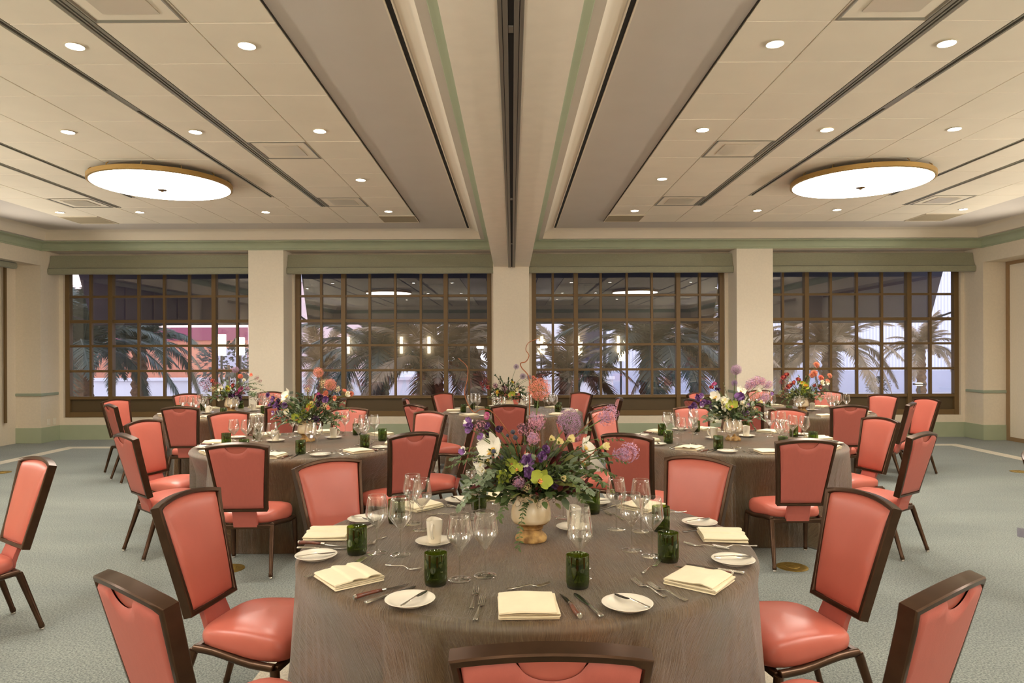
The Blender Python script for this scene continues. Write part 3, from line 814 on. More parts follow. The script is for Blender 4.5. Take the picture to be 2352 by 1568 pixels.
def proto_glass():
    rt = empty('wine_glass')
    mb = MB(); mb.lathe([(.003, .1), (.008, .104), (.02, .120), (.035, .138), (.046, .154), (.0485, .162), (.0475, .175), (.0435, .205), (.0395, .230), (.0372, .243), (.0366, .2436), (.0362, .2425)], 40, cap0=False, cap1=False)
    mb.lathe([(.0025, .112), (.016, .1225), (.031, .1395), (.0425, .1545), (.0455, .163)], 40, cap0=True, cap1=False)
    mb.build('bowl', M['wine'], rt, angle=180)
    mb = MB(); mb.lathe([(.0055, .006), (.0042, .012), (.0036, .03), (.0036, .075), (.0042, .09), (.0065, .101), (.004, .106)], 14, cap0=False)
    mb.build('stem', M['stemg'], rt, angle=180)
    mb = MB(); mb.lathe([(.043, .0), (.044, .001), (.0435, .0022), (.03, .0032), (.012, .0046), (.0055, .008)], 40, cap0=True, cap1=False)
    mb.build('foot', M['stemg'], rt, angle=180)
    return rt
def proto_tumbler():
    rt = empty('green_tumbler')
    mb = MB(); mb.lathe([(.034, .004), (.0395, .008), (.0415, .018), (.0418, .06), (.0416, .113), (.0405, .1155), (.0392, .113), (.0392, .03)], 40, cap0=False, cap1=False)
    mb.build('wall', M['green'], rt, angle=60)
    mb = MB(); mb.lathe([(.038, .0003), (.040, .010), (.0385, .024), (.03, .0245), (.02, .034), (.008, .041), (.001, .043)], 32, cap0=True, cap1=False)
    mb.build('punted_base', M['greend'], rt, angle=70)
    return rt
def proto_plate():
    mb = MB(); mb.lathe([(.045, .0), (.050, .0), (.052, .004), (.070, .010), (.084, .0165), (.0848, .018), (.083, .0185), (.066, .0125), (.05, .0075), (.02, .0068), (.002, .0068)], 56)
    return mb.build('bread_plate', M['china'], angle=50)
def proto_cup():
    rt = empty('coffee_cup')
    mb = MB()
    prof = [(.024, .0), (.027, .002), (.031, .03), (.035, .07), (.0368, .1), (.0362, .103), (.0350, .101), (.033, .07), (.028, .02), (.002, .015)]
    n = 40; rows = []
    for r, z in prof:
        rows.append([(r * math.cos(2 * PI * i / n), r * math.sin(2 * PI * i / n), z + (.004 * math.sin(4 * PI * i / n + .6) * max(0, (z - .07)) / .03 if z > .07 else 0)) for i in range(n)])
    mb.grid(rows, closed=True); mb.add(rows[0], [tuple(reversed(range(n)))])
    mb.build('body', M['china'], rt, angle=55)
    mb = MB(); mb.tube([(.033, 0, .085), (.045, 0, .09), (.056, 0, .08), (.06, 0, .062), (.054, 0, .042), (.042, 0, .03), (.03, 0, .027)], [.0045, .0055, .0058, .0058, .0055, .005, .0042], 10, squash=1.3)
    mb.build('handle', M['china'], rt, angle=180)
    return rt
def proto_saucer():
    mb = MB(); mb.lathe([(.04, .0), (.044, .0), (.046, .003), (.07, .010), (.083, .0155), (.0838, .017), (.082, .0175), (.06, .0105), (.035, .006), (.033, .0045), (.002, .0045)], 56)
    return mb.build('saucer', M['china'], angle=50)
def strip(mb, pts, w, t, mi=0):
    """flat bar along pts (x,y,z), width profile w, thickness t, rounded on top"""
    rows = []
    for k, p in enumerate(pts):
        p = Vector(p); d = (Vector(pts[min(k + 1, len(pts) - 1)]) - Vector(pts[max(k - 1, 0)])).normalized()
        side = Vector((-d.y, d.x, 0)).normalized(); up = d.cross(side) * -1 if d.cross(side).z < 0 else d.cross(side)
        h = w[k] / 2; tt = t[k] if hasattr(t, '__len__') else t
        rows.append([p - side * h, p - side * h * .8 + up * tt * .8, p + up * tt, p + side * h * .8 + up * tt * .8, p + side * h, p - up * .0002])
    mb.grid(rows, closed=True); mb.add(rows[0], [tuple(reversed(range(6)))]); mb.add(rows[-1], [tuple(range(6))])
def proto_fork(L=.195, nm='dinner_fork'):
    """lies along +x, handle end at -L/2, tines at +L/2"""
    rt = empty(nm); k = L / .195
    mb = MB(); h = -L / 2
    strip(mb, [(h, 0, .003), (h + .004 * k, 0, .003), (h + .02 * k, 0, .0028), (h + .05 * k, 0, .004), (h + .08 * k, 0, .0075), (h + .105 * k, 0, .0085), (h + .122 * k, 0, .004), (h + .132 * k, 0, .0014)],
          [.012 * k, .017 * k, .016 * k, .010 * k, .0062 * k, .0055 * k, .012 * k, .022 * k], .0022)
    mb.build('handle', M['steel'], rt, angle=50)
    mb = MB()
    strip(mb, [(h + .130 * k, 0, .0014), (h + .14 * k, 0, .0008), (h + .148 * k, 0, .0014)], [.021 * k, .0235 * k, .0245 * k], .0018)
    for j in range(4):
        y = (-.0093 + .0062 * j) * k
        strip(mb, [(h + .146 * k, y, .0014), (h + .165 * k, y, .004), (h + .185 * k, y, .008), (h + .195 * k, y, .0102)], [.0043 * k, .0038 * k, .0032 * k, .0016 * k], .0016)
    mb.build('tines', M['steel'], rt, angle=50)
    return rt
def proto_knife():
    rt = empty('table_knife'); L = .225; h = -L / 2
    mb = MB(); strip(mb, [(h, 0, .004), (h + .004, 0, .004), (h + .02, 0, .004), (h + .06, 0, .004), (h + .1, 0, .004)], [.012, .018, .017, .013, .010], [.004, .0055, .0055, .005, .004]); mb.build('handle', M['steel'], rt, angle=50)
    mb = MB(); strip(mb, [(h + .1, 0, .003), (h + .115, .0, .002), (h + .15, .001, .0018), (h + .2, .003, .0016), (h + .22, .005, .0016), (h + .225, .006, .0016)], [.010, .016, .019, .019, .012, .003], .0014); mb.build('blade', M['steeld'], rt, angle=50)
    return rt
def proto_steak():
    rt = empty('steak_knife'); L = .225; h = -L / 2
    mb = MB(); mb.tube([(h, 0, .0085), (h + .006, 0, .0085), (h + .02, .002, .0085), (h + .05, .003, .0085), (h + .085, .001, .0082), (h + .105, 0, .008)], [.006, .0088, .0092, .0075, .0072, .0068], 12, squash=.9)
    hd = mb.build('handle', M['rosewood'], rt, angle=180)
    mb = MB(); mb.tube([(h - .004, 0, .0085), (h + .004, 0, .0085)], [.007, .0094], 12); mb.tube([(h + .105, 0, .008), (h + .122, 0, .007)], [.0076, .0062], 12)
    mb.build('bolster', M['steel'], hd, angle=50)
    mb = MB(); strip(mb, [(h + .12, 0, .006), (h + .14, 0, .0045), (h + .18, .001, .0025), (h + .21, .004, .0015), (h + .225, .0075, .001)], [.013, .017, .015, .009, .001], .0014); mb.build('blade', M['steeld'], rt, angle=50)
    return rt
def proto_butter():
    """short butter knife resting across a plate rim, origin at its middle"""
    rt = empty('butter_knife'); L = .155; h = -L / 2
    mb = MB(); strip(mb, [(h, 0, .0), (h + .004, 0, .0), (h + .02, 0, .0005), (h + .06, 0, .003), (h + .085, 0, .0045)], [.008, .012, .011, .0065, .006], .0024); mb.build('handle', M['steel'], rt, angle=50)
    mb = MB(); strip(mb, [(h + .083, 0, .0045), (h + .092, .001, .002), (h + .11, .002, .001), (h + .135, .003, .001), (h + .15, .002, .001), (h + .155, .001, .001)], [.006, .014, .018, .0175, .011, .003], .0013); mb.build('blade', M['steeld'], rt, angle=50)
    return rt
def slab(mb, x0, x1, y0, y1, z0, z1, r, wav=0.0, seed=0):
    """soft folded layer: rounded-rectangle rings with a rounded edge"""
    rr = random.Random(seed); n = 64; cx, cy = (x0 + x1) / 2, (y0 + y1) / 2; hx, hy = (x1 - x0) / 2, (y1 - y0) / 2; zm = (z0 + z1) / 2; hz = (z1 - z0) / 2
    p = [rr.uniform(0, 6.28) for _ in range(3)]
    rows = []
    for sc_, zz in ((.02, -1), (.7, -1), (1 - .25 * r, -.9), (1 - .07 * r, -.55), (1, 0), (1 - .07 * r, .55), (1 - .25 * r, .92), (.7, 1.0), (.02, 1.02)):
        row = []
        for i in range(n):
            a = 2 * PI * i / n; c, s = math.cos(a), math.sin(a); k = 1 / (abs(c) ** 18 + abs(s) ** 18) ** (1 / 18)
            x = cx + hx * c * k * sc_; y = cy + hy * s * k * sc_
            z = zm + hz * zz + wav * (math.sin(x * 38 + p[0]) + math.sin(y * 31 + p[1])) * (1 if zz > 0 else .15)
            row.append((x, y, z))
        rows.append(row)
    mb.grid(rows, closed=True); mb.add(rows[0], [tuple(reversed(range(n)))]); mb.add(rows[-1], [tuple(range(n))])
def proto_napkin(style):
    """cloth folded to a square: one continuous sheet in zigzag, its rounded folds along two edges, layers showing on the others"""
    mb = MB(); W = .094; t = .0042; rr = random.Random(style + 5)
    path = []
    zs = [.0028, .0088, .0146, .0202]
    for k, z in enumerate(zs):
        d = 1 if k % 2 else -1; w = W - .003 * k * (k % 2)
        for j in range(13):
            x = -d * w + 2 * d * w * j / 12; zz = z
            if k == 3:
                zz += .0035 * max(0, math.sin(PI * j / 12)) ** .7
                if style == 1: zz += .0045 * (1 / (1 + math.exp(-(x + .03) / .0022))) - .0045 * (1 / (1 + math.exp(-(x - .008) / .007))) + .0055 * (1 / (1 + math.exp(-(x - .032) / .0022)))
                if style == 2: zz += .006 * math.exp(-((x - .04) / .02) ** 2)
            path.append((x, zz))
        if k < 3:
            r = (zs[k + 1] - z) / 2; s_ = d
            for q in range(1, 6): a = -PI / 2 + PI * q / 6; path.append((s_ * (w + r * math.cos(a) * 1.3), z + r + r * math.sin(a)))
    if style == 1: path = path[:-13] + [(-(W - .009) + 2 * (W - .009) * i / 47, 0) for i in range(48)]
    if style == 1:
        fin = []
        for i, (x, z) in enumerate(path):
            if i >= len(path) - 48:
                z = zs[3] + .0035 * max(0, math.sin(PI * (i - (len(path) - 48)) / 47)) ** .7 + .0050 / (1 + math.exp(-(x + .03) / .0012)) - .0050 / (1 + math.exp(-(x - .006) / .008)) + .0060 / (1 + math.exp(-(x - .034) / .0012)) - .004 / (1 + math.exp(-(x - .07) / .008))
            fin.append((x, z))
        path = fin
    P2 = [Vector((x, 0, z)) for x, z in path]; up = []; lo = []
    for i, p in enumerate(P2):
        d = P2[min(i + 1, len(P2) - 1)] - P2[max(i - 1, 0)]; nrm = Vector((-d.z, 0, d.x)).normalized() * (t / 2); up.append(p + nrm); lo.append(p - nrm)
    ring = up + lo[::-1]; ny = 9; rows = []
    for j in range(ny):
        y = -.095 + .19 * j / (ny - 1); e = .0007 * math.sin(y * 40 + style); row = []
        for i, p in enumerate(ring):
            k = min(1, max(0, p.z / .024)); row.append((p.x + .0012 * math.sin(y * 25 + p.z * 300), y * (1 + .02 * math.sin(p.z * 420 + style)) , max(.0002, p.z + (e + .0012 * math.sin(p.x * 35 + y * 28 + style)) * k)))
        rows.append(row)
    mb.grid(rows, closed=True); n_ = len(ring); h_ = len(up)
    for r_, rev in ((0, False), (ny - 1, True)):
        for i in range(h_ - 1):
            q = (i, i + 1, n_ - 2 - i, n_ - 1 - i); base = r_ * n_
            mb.f.append(tuple(base + v for v in (q if rev else q[::-1]))); mb.m.append(0)
    return mb.build('napkin', M['linen'], angle=50)
PR = {'glass': proto_glass(), 'tumbler': proto_tumbler(), 'plate': proto_plate(), 'cup': proto_cup(), 'saucer': proto_saucer(), 'fork': proto_fork(), 'dfork': proto_fork(.165, 'dessert_fork'),
      'knife': proto_knife(), 'steak': proto_steak(), 'butter': proto_butter(), 'nap0': proto_napkin(0), 'nap1': proto_napkin(1), 'nap2': proto_napkin(2)}
USED = set()
CAT = {'glass': ('wine glass', 'wine glasses'), 'tumbler': ('tumbler', 'green glass tumblers'), 'plate': ('plate', 'bread plates'), 'cup': ('cup', 'coffee cups'), 'saucer': ('saucer', 'saucers'), 'fork': ('fork', 'dinner forks'),
       'dfork': ('fork', 'dessert forks'), 'knife': ('knife', 'table knives'), 'steak': ('knife', 'steak knives'), 'butter': ('knife', 'butter knives'), 'nap0': ('napkin', 'folded napkins'), 'nap1': ('napkin', 'folded napkins'), 'nap2': ('napkin', 'folded napkins')}
def put(kind, x, y, rz=0.0, z=None, label='', tilt=0.0):
    if kind in USED: o = copy_tree(PR[kind])
    else: o = PR[kind]; USED.add(kind)
    o.location = (x, y, ZP if z is None else z); o.rotation_euler = (0, tilt, rz)
    tag(o, label, CAT[kind][0], CAT[kind][1]); return o
def seg(kind, p0, p1, label, z=None):
    """flatware from its handle end to its tip, both given on the photograph"""
    a = at(*p0, ZTAB); b = at(*p1, ZTAB); m = (a + b) / 2
    return put(kind, m.x, m.y, math.atan2(b.y - a.y, b.x - a.x), z, label)
SEAT = {-90: 'near', -135: 'near left', 180: 'left', 135: 'far left', 90: 'far', 45: 'far right', 0: 'right', -45: 'near right'}
def PL(a, k='F'): return '%s place of the %s' % (SEAT[a], TN[k])
# ---- the front table, item by item
def P(px, py, z=ZTAB): v = at(px, py, z); return v.x, v.y
for a, px, py, rot, st in ((-90, 1214, 1398, 2, 0), (-135, 803, 1330, 38, 1), (180, 756, 1230, 92, 1), (135, 962, 1165, -42, 0), (90, 1158, 1144, 178, 0), (45, 1472, 1166, 140, 2), (0, 1658, 1234, 84, 1), (-45, 1608, 1338, -38, 2)):
    x, y = P(px, py); put('nap%d' % st, x, y, math.radians(rot), None, 'cream folded napkin at the ' + PL(a))
for a, px, py, b0, b1 in ((-90, 942, 1378, (931, 1392), (992, 1357)), (-135, 726, 1276, (678, 1280), (773, 1270)), (180, 838, 1192, (797, 1184), (850, 1197)), (135, 1056, 1148, (1052, 1152), (1030, 1139)),
                          (90, 1369, 1152, (1340, 1150), (1392, 1149)), (45, 1607, 1200, (1565, 1195), (1633, 1185)), (0, 1684, 1286, (1634, 1274), (1737, 1274)), (-45, 1441, 1387, (1498, 1389), (1428, 1362))):
    x, y = P(px, py, ZTAB + .012); put('plate', x, y, 0, None, 'white bread plate at the ' + PL(a))
    p0 = at(*b0, ZTAB + .022); p1 = at(*b1, ZTAB + .022); m = (p0 + p1) / 2; d = p1 - p0
    m = Vector((x, y, 0)).lerp(Vector((m.x, m.y, 0)), .5)
    put('butter', m.x, m.y, math.atan2(d.y, d.x), ZP + .0192, 'small steel butter knife across the bread plate, ' + PL(a))
for a, px, py in ((180, 820, 1271), (-135, 1001, 1341), (-90, 1327, 1347), (-45, 1535, 1288), (0, 1518, 1219), (45, 1360, 1178), (90, 1100, 1169), (135, 911, 1200)):
    x, y = P(px, py); put('tumbler', x, y, px, None, 'bottle green tumbler at the ' + PL(a))
for a, px, py, w in ((180, 866, 1270, 'nearer the rim'), (180, 920, 1274, 'nearer the vase'), (135, 948, 1203, 'nearer the rim'), (135, 969, 1217, 'nearer the vase'), (-135, 1056, 1331, 'nearer the rim'), (-135, 1115, 1322, 'nearer the vase'),
                     (90, 1101, 1178, 'nearer the rim'), (90, 1087, 1191, 'nearer the vase'), (-90, 1333, 1327, 'nearer the rim'), (-90, 1332, 1304, 'nearer the vase'), (45, 1326, 1181, 'nearer the vase'), (45, 1294, 1189, 'beside the foliage'),
                     (0, 1416, 1215, 'nearer the vase'), (0, 1472, 1220, 'nearer the rim'), (-45, 1451, 1264, 'nearer the vase'), (-45, 1498, 1277, 'nearer the rim')):
    x, y = P(px, py); put('glass', x, y, 0, None, 'clear wine glass %s, %s' % (w, PL(a)))
for px, py, rz, lab in ((998, 1249, -95, 'beside two tall wine glasses near the vase'), (1318, 1216, 60, 'behind the nearest wine glasses right of the vase')):
    x, y = P(px, py); put('saucer', x, y, 0, None, 'white saucer %s, front table' % lab)
    put('cup', x, y, math.radians(rz), ZP + .0047, 'white coffee cup on saucer %s, front table' % lab)
for kind, a, p0, p1, lab in (
    ('fork', -90, (1081, 1408), (1096, 1345), 'steel dinner fork outermost'), ('fork', -90, (1090, 1428), (1110, 1374), 'steel dinner fork next to the napkin'), ('dfork', -90, (1152, 1356), (1276, 1342), 'steel dessert fork above the napkin'),
    ('steak', -90, (1332, 1422), (1290, 1364), 'wooden handled steak knife'), ('knife', -90, (1386, 1422), (1320, 1361), 'steel table knife'),
    ('fork', -135, (694, 1328), (812, 1300), 'steel dinner fork outermost'), ('fork', -135, (746, 1320), (852, 1280), 'steel dinner fork next to the napkin'), ('dfork', -135, (891, 1299), (962, 1310), 'steel dessert fork above the napkin'),
    ('steak', -135, (813, 1378), (943, 1342), 'wooden handled steak knife'), ('knife', -135, (832, 1390), (962, 1346), 'steel table knife'),
    ('steak', 180, (687, 1250), (797, 1256), 'wooden handled steak knife'), ('knife', 180, (683, 1260), (800, 1262), 'steel table knife'), ('dfork', 180, (880, 1236), (850, 1252), 'steel dessert fork above the napkin'),
    ('fork', 180, (784, 1226), (858, 1209), 'steel dinner fork'),
    ('fork', 135, (994, 1157), (1032, 1164), 'steel dinner fork outermost'), ('fork', 135, (1055, 1167), (1014, 1160), 'steel dinner fork next to the napkin'), ('dfork', 135, (1048, 1182), (978, 1183), 'steel dessert fork above the napkin'),
    ('dfork', 90, (1182, 1160), (1138, 1159), 'steel dessert fork above the napkin'),
    ('fork', 45, (1444, 1198), (1380, 1173), 'steel dinner fork'), ('knife', 45, (1418, 1161), (1380, 1170), 'steel table knife'), ('fork', 45, (1562, 1177), (1520, 1182), 'steel dinner fork next to the napkin'),
    ('knife', 0, (1668, 1212), (1558, 1222), 'steel table knife'), ('fork', 0, (1676, 1262), (1570, 1250), 'steel dinner fork outermost'), ('fork', 0, (1729, 1255), (1646, 1257), 'steel dinner fork next to the napkin'),
    ('steak', -45, (1686, 1324), (1548, 1300), 'wooden handled steak knife'), ('knife', -45, (1721, 1321), (1568, 1294), 'steel table knife'), ('fork', -45, (1541, 1379), (1443, 1329), 'steel dinner fork outermost'),
    ('fork', -45, (1593, 1388), (1476, 1338), 'steel dinner fork next to the napkin'), ('dfork', -45, (1456, 1329), (1530, 1283), 'steel dessert fork above the napkin')):
    seg(kind, p0, p1, '%s, %s' % (lab, PL(a)))
# ---- the other tables: the same cover laid at each seat, a little loosely
def settle(key, flat):
    cx, cy = TB[key]; rr = random.Random(hash(key) % 1 + len(key) + ord(key[0]) * 3 + ord(key[-1]))
    for a in SEAT:
        ph = math.radians(a + rr.uniform(-4, 4)); u = (math.cos(ph), math.sin(ph)); rt_ = (-u[1], u[0])   # sitter's right
        def q(r, t, jr=.012): return cx + u[0] * (r + rr.uniform(-jr, jr)) + rt_[0] * (t + rr.uniform(-jr, jr)), cy + u[1] * (r + rr.uniform(-jr, jr)) + rt_[1] * (t + rr.uniform(-jr, jr))
        inw = ph + PI; pl = PL(a, key)
        x, y = q(.84, 0); put('nap%d' % rr.choice((0, 1, 2, 0)), x, y, ph + PI / 2 + rr.uniform(-.15, .15), None, 'cream folded napkin at the ' + pl)
        x, y = q(.80, -.345); put('plate', x, y, 0, None, 'white bread plate at the ' + pl)
        if flat: put('butter', x + .01, y, ph + rr.uniform(.3, 1.2), ZP + .0192, 'small steel butter knife across the bread plate, ' + pl)
        x, y = q(.675, .18, .006); put('tumbler', x, y, 0, None, 'bottle green tumbler at the ' + pl)
        x, y = q(.58, .24, .006); put('glass', x, y, 0, None, 'clear wine glass nearer the rim, ' + pl)
        x, y = q(.468, .25, .006); put('glass', x, y, 0, None, 'clear wine glass nearer the vase, ' + pl)
        if flat:
            x, y = q(.80, -.185, .006); put('fork', x, y, inw + rr.uniform(-.08, .08), None, 'steel dinner fork outermost, ' + pl)
            x, y = q(.83, -.14, .006); put('fork', x, y, inw + rr.uniform(-.08, .08), None, 'steel dinner fork next to the napkin, ' + pl)
            x, y = q(.82, .14, .006); put('steak', x, y, inw + rr.uniform(-.08, .08), None, 'wooden handled steak knife, ' + pl)
            x, y = q(.82, .19, .006); put('knife', x, y, inw + rr.uniform(-.08, .08), None, 'steel table knife, ' + pl)
            x, y = q(.63, -.03); put('dfork', x, y, inw - PI / 2 + rr.uniform(-.2, .2), None, 'steel dessert fork above the napkin, ' + pl)
for k in ('L', 'R'): settle(k, True)
for k in ('BL', 'BC', 'BR'): settle(k, False)
for key, px, py, rz, lab in (('L', 633, 1014, 150, 'left of the vase'), ('L', 766, 1007, 30, 'right of the vase'), ('R', 1714, 1003, 60, 'right of the vase'), ('R', 1640, 1008, 150, 'left of the vase'),
                             ('BL', 477, 949, 0, 'left of the vase'), ('BL', 582, 944, 170, 'right of the vase'), ('BR', 1866, 943, 40, 'right of the vase'), ('BC', 1196, 942, 40, 'right of the vase')):
    x, y = P(px, py); put('saucer', x, y, 0, None, 'white saucer %s on the %s' % (lab, TN[key]))
    put('cup', x, y, math.radians(rz), ZP + .0047, 'white coffee cup on its saucer %s on the %s' % (lab, TN[key]))
# ================================================================== VASES AND FLOWER ARRANGEMENTS
M['glaze'] = mat('cream crackle glaze', lin(246, 230, 198), 0.22, var=.12, vscale=14, coat=.5, col2=lin(236, 214, 170), bump=.05, bscale=90)
M['raw'] = mat('raw ochre clay', lin(204, 164, 100), 0.7, col2=lin(132, 96, 52), vscale=26, bump=.2, bscale=120)
M['moss'] = mat('dry brown moss', lin(92, 72, 44), .9)
M['twig'] = mat('rust curly willow', lin(150, 84, 44), .6, var=.2, vscale=40)
M['stem'] = mat('green stem', lin(96, 112, 56), .6)
LEAF = [mat('leaf ' + n, c, .5, var=.18, vscale=25, spec=.4) for n, c in (('deep green', lin(52, 66, 34)), ('mid green', lin(78, 94, 50)), ('grey eucalyptus', lin(118, 132, 104)), ('olive', lin(104, 106, 52)), ('dusty silver', lin(196, 196, 172)), ('burgundy', lin(86, 34, 34)))]
def fl(n, c, r=.6, v=.05): return mat('petal ' + n, c, r, var=v, vscale=40, sheen=.2)
M['white_p'] = fl('white', lin(250, 246, 232)); M['cream_p'] = fl('cream', lin(250, 236, 180)); M['yellow_p'] = fl('yellow', lin(236, 190, 70))
M['coral_p'] = fl('coral', lin(240, 142, 118)); M['peach_p'] = fl('peach', lin(242, 178, 140)); M['lilac_p'] = fl('lilac', lin(184, 142, 176)); M['pink_p'] = fl('pink', lin(214, 150, 168))
M['purple_p'] = fl('purple', lin(96, 48, 112)); M['dark_p'] = fl('dark plum', lin(58, 24, 48)); M['violet_p'] = fl('violet', lin(150, 104, 170)); M['magenta_p'] = fl('magenta', lin(176, 52, 120))
M['red_p'] = fl('wine red', lin(150, 30, 40)); M['lime_p'] = fl('lime', lin(166, 178, 62)); M['blue_p'] = fl('steel blue', lin(70, 74, 92))
def petal(mb, L, W, curl, cup, mi, Mx, base=.15, n=5):
    rows = []
    for k in range(n + 1):
        t = k / n; w = W * (base * (1 - t) + math.sin(PI * min(1, t * .92 + .06)) ** .75) / 2
        ang = curl * t; x = L * t * math.cos(ang * .5); z = L * t * math.sin(ang * .5)
        rows.append([(x, w * s, z + cup * (s * s) * W) for s in (-1, -.5, 0, .5, 1)])
    mb.grid(rows, mi, Mx)
def rx(a, ax): return Matrix.Rotation(a, 4, ax)
def dirM(d, roll=0.0):
    """matrix whose +z points along d"""
    return Vector(d).to_track_quat('Z', 'Y').to_matrix().to_4x4() @ rx(roll, 'Z')
def bl_allium(c1, c2, n=190, seed=0):
    r = random.Random(seed); mb = MB()
    mb.lathe([(.02, -.12), (.15, -.07), (.18, 0), (.13, .1), (.02, .16)], 8, 1)
    for k in range(n):
        z = 1 - 2 * (k + .5) / n; a = k * 2.39996; q = math.sqrt(1 - z * z); d = Vector((q * math.cos(a), q * math.sin(a), z)); R = r.uniform(.34, .5)
        m = dirM(d, r.uniform(0, 6))
        mb.add([(-.007, 0, .1), (.007, 0, .1), (.004, 0, R), (-.004, 0, R)], [(0, 1, 2, 3)], 1, m)
        for j in range(5):
            t = 2 * PI * j / 5; c, s = math.cos(t), math.sin(t); l = r.uniform(.05, .075)
            mb.add([(0, 0, R - .01), (l * c - .014 * s, l * s + .014 * c, R + .02), (l * 1.5 * c, l * 1.5 * s, R + .035), (l * c + .014 * s, l * s - .014 * c, R + .02)], [(0, 1, 2, 3)], 0, m)
    return mb.mesh('allium_bloom', [M[c1], M[c2]], False)
def bl_cluster(c1, c2, n=60, elong=1.5, seed=0):
    r = random.Random(seed); mb = MB()
    for k in range(n):
        z = 1 - 2 * (k + .5) / n; a = k * 2.39996; q = math.sqrt(1 - z * z); d = Vector((q * math.cos(a), q * math.sin(a), z))
        p = Vector((d.x * .38, d.y * .38, d.z * .38 * elong)) * r.uniform(.6, 1.2); m = Matrix.Translation(p) @ dirM(d, r.uniform(0, 6)); mi = 0 if r.random() < .7 else 1
        for j in range(4):
            t = PI / 2 * j; c, s = math.cos(t), math.sin(t); l = r.uniform(.07, .11)
            mb.add([(0, 0, 0), (l * .6 * c - .03 * s, l * .6 * s + .03 * c, .02), (l * c, l * s, .035), (l * .6 * c + .03 * s, l * .6 * s - .03 * c, .02)], [(0, 1, 2, 3)], mi, m)
        mb.add([(-.006, 0, -.16), (.006, 0, -.16), (0, 0, 0)], [(0, 1, 2)], 1, m)
    return mb.mesh('lilac_cluster', [M[c1], M[c2]], False)
def bl_orchid(c1, c2, c3, seed=0):
    """broad flat bloom: three sepals, two wide petals, coloured lip; faces +z"""
    mb = MB()
    for a in (90, 210, 330): petal(mb, .5, .30, 1.0, .16, 0, rx(math.radians(a), 'Z') @ Matrix.Translation((.03, 0, -.02)))
    for a in (12, 168): petal(mb, .54, .48, .8, .12, 0, rx(math.radians(a), 'Z') @ Matrix.Translation((.02, 0, .02)), .3)
    petal(mb, .26, .2, 1.6, .35, 1, rx(math.radians(270), 'Z') @ Matrix.Translation((.02, 0, .03)))
    for a in (235, 305): petal(mb, .17, .13, 1.9, .4, 2, rx(math.radians(a), 'Z') @ Matrix.Translation((.02, 0, .05)))
    mb.lathe([(.05, .0), (.055, .06), (.03, .12), (.005, .13)], 8, 1)
    return mb.mesh('orchid_bloom', [M[c1], M[c2], M[c3]], True, 80)
def bl_ruffle(c1, c2, n=7, seed=0):
    r = random.Random(seed); mb = MB()
    for k in range(n):
        a = 2 * PI * k / n + r.uniform(-.3, .3); tilt = r.uniform(.1, 1.2)
        m = rx(a, 'Z') @ rx(-tilt, 'Y'); rows = []
        L, W = r.uniform(.36, .52), r.uniform(.4, .6)
        for i in range(5):
            t = i / 4; w = W * math.sin(PI * min(1, .1 + .75 * t)) * .5
            rows.append([(L * t, w * s, .06 * math.sin(s * 4 + k + 3 * t) * t + .1 * t * t) for s in (-1, -.6, -.2, .2, .6, 1)])
        mb.grid(rows, 0 if k % 3 else 1, m)
    return mb.mesh('ruffled_bloom', [M[c1], M[c2]], True, 80)
def bl_freesia(c1, c2, seed=0):
    mb = MB(); mb.lathe([(.03, -.45), (.06, -.3), (.13, -.05), (.16, .08)], 10, 1, cap1=False)
    for k in range(6): petal(mb, .34, .26, .5, .2, 0, rx(2 * PI * k / 6, 'Z') @ Matrix.Translation((.1, 0, .02)) @ rx(-.75 if k % 2 else -.95, 'Y'))
    mb.lathe([(.02, .0), (.03, .12), (.005, .2)], 6, 1)
    return mb.mesh('freesia_bloom', [M[c1], M[c2]], True, 80)
def bl_thistle(seed=0):
    r = random.Random(seed); mb = MB(); mb.lathe([(.05, -.28), (.2, -.2), (.27, 0), (.22, .2), (.1, .32), (.01, .36)], 12, 0)
    for k in range(70):
        z = 1 - 2 * (k + .5) / 70; a = k * 2.39996; q = math.sqrt(1 - z * z); d = Vector((q * math.cos(a), q * math.sin(a), z))
        mb.add([(-.025, 0, .22), (.025, 0, .22), (0, 0, .36)], [(0, 1, 2)], 0, dirM(d, r.uniform(0, 6)))
    for k in range(9): petal(mb, .55, .08, .6, .1, 1, rx(2 * PI * k / 9, 'Z') @ Matrix.Translation((.12, 0, -.22)) @ rx(-.35, 'Y'))
    return mb.mesh('sea_holly', [M['blue_p'], LEAF[2]], True, 60)
def bl_dahlia(c1, c2, seed=0):
    mb = MB()
    for k in range(70):
        t = (k + .5) / 70; th = math.acos(1 - 1.25 * t); a = k * 2.39996
        petal(mb, .42, .17, -.5, .25, 0 if k % 4 else 1, rx(a, 'Z') @ rx(PI / 2 * -1 + th, 'Y') @ Matrix.Translation((.06, 0, 0)), n=3)
    return mb.mesh('dahlia_bloom', [M[c1], M[c2]], True, 80)
def bl_rosette(c1, c2):
    mb = MB()
    for k in range(34):
        t = (k + 1) / 34; a = k * 2.39996
        petal(mb, .12 + .4 * t, .1 + .16 * t, .35, .25, 0 if k % 3 else 1, rx(a, 'Z') @ Matrix.Translation((.02, 0, .22 * (1 - t))) @ rx(-(1.35 - 1.15 * t), 'Y'), n=3)
    return mb.mesh('succulent', [M[c1] if c1 in M else LEAF[2], M[c2]], True, 80)
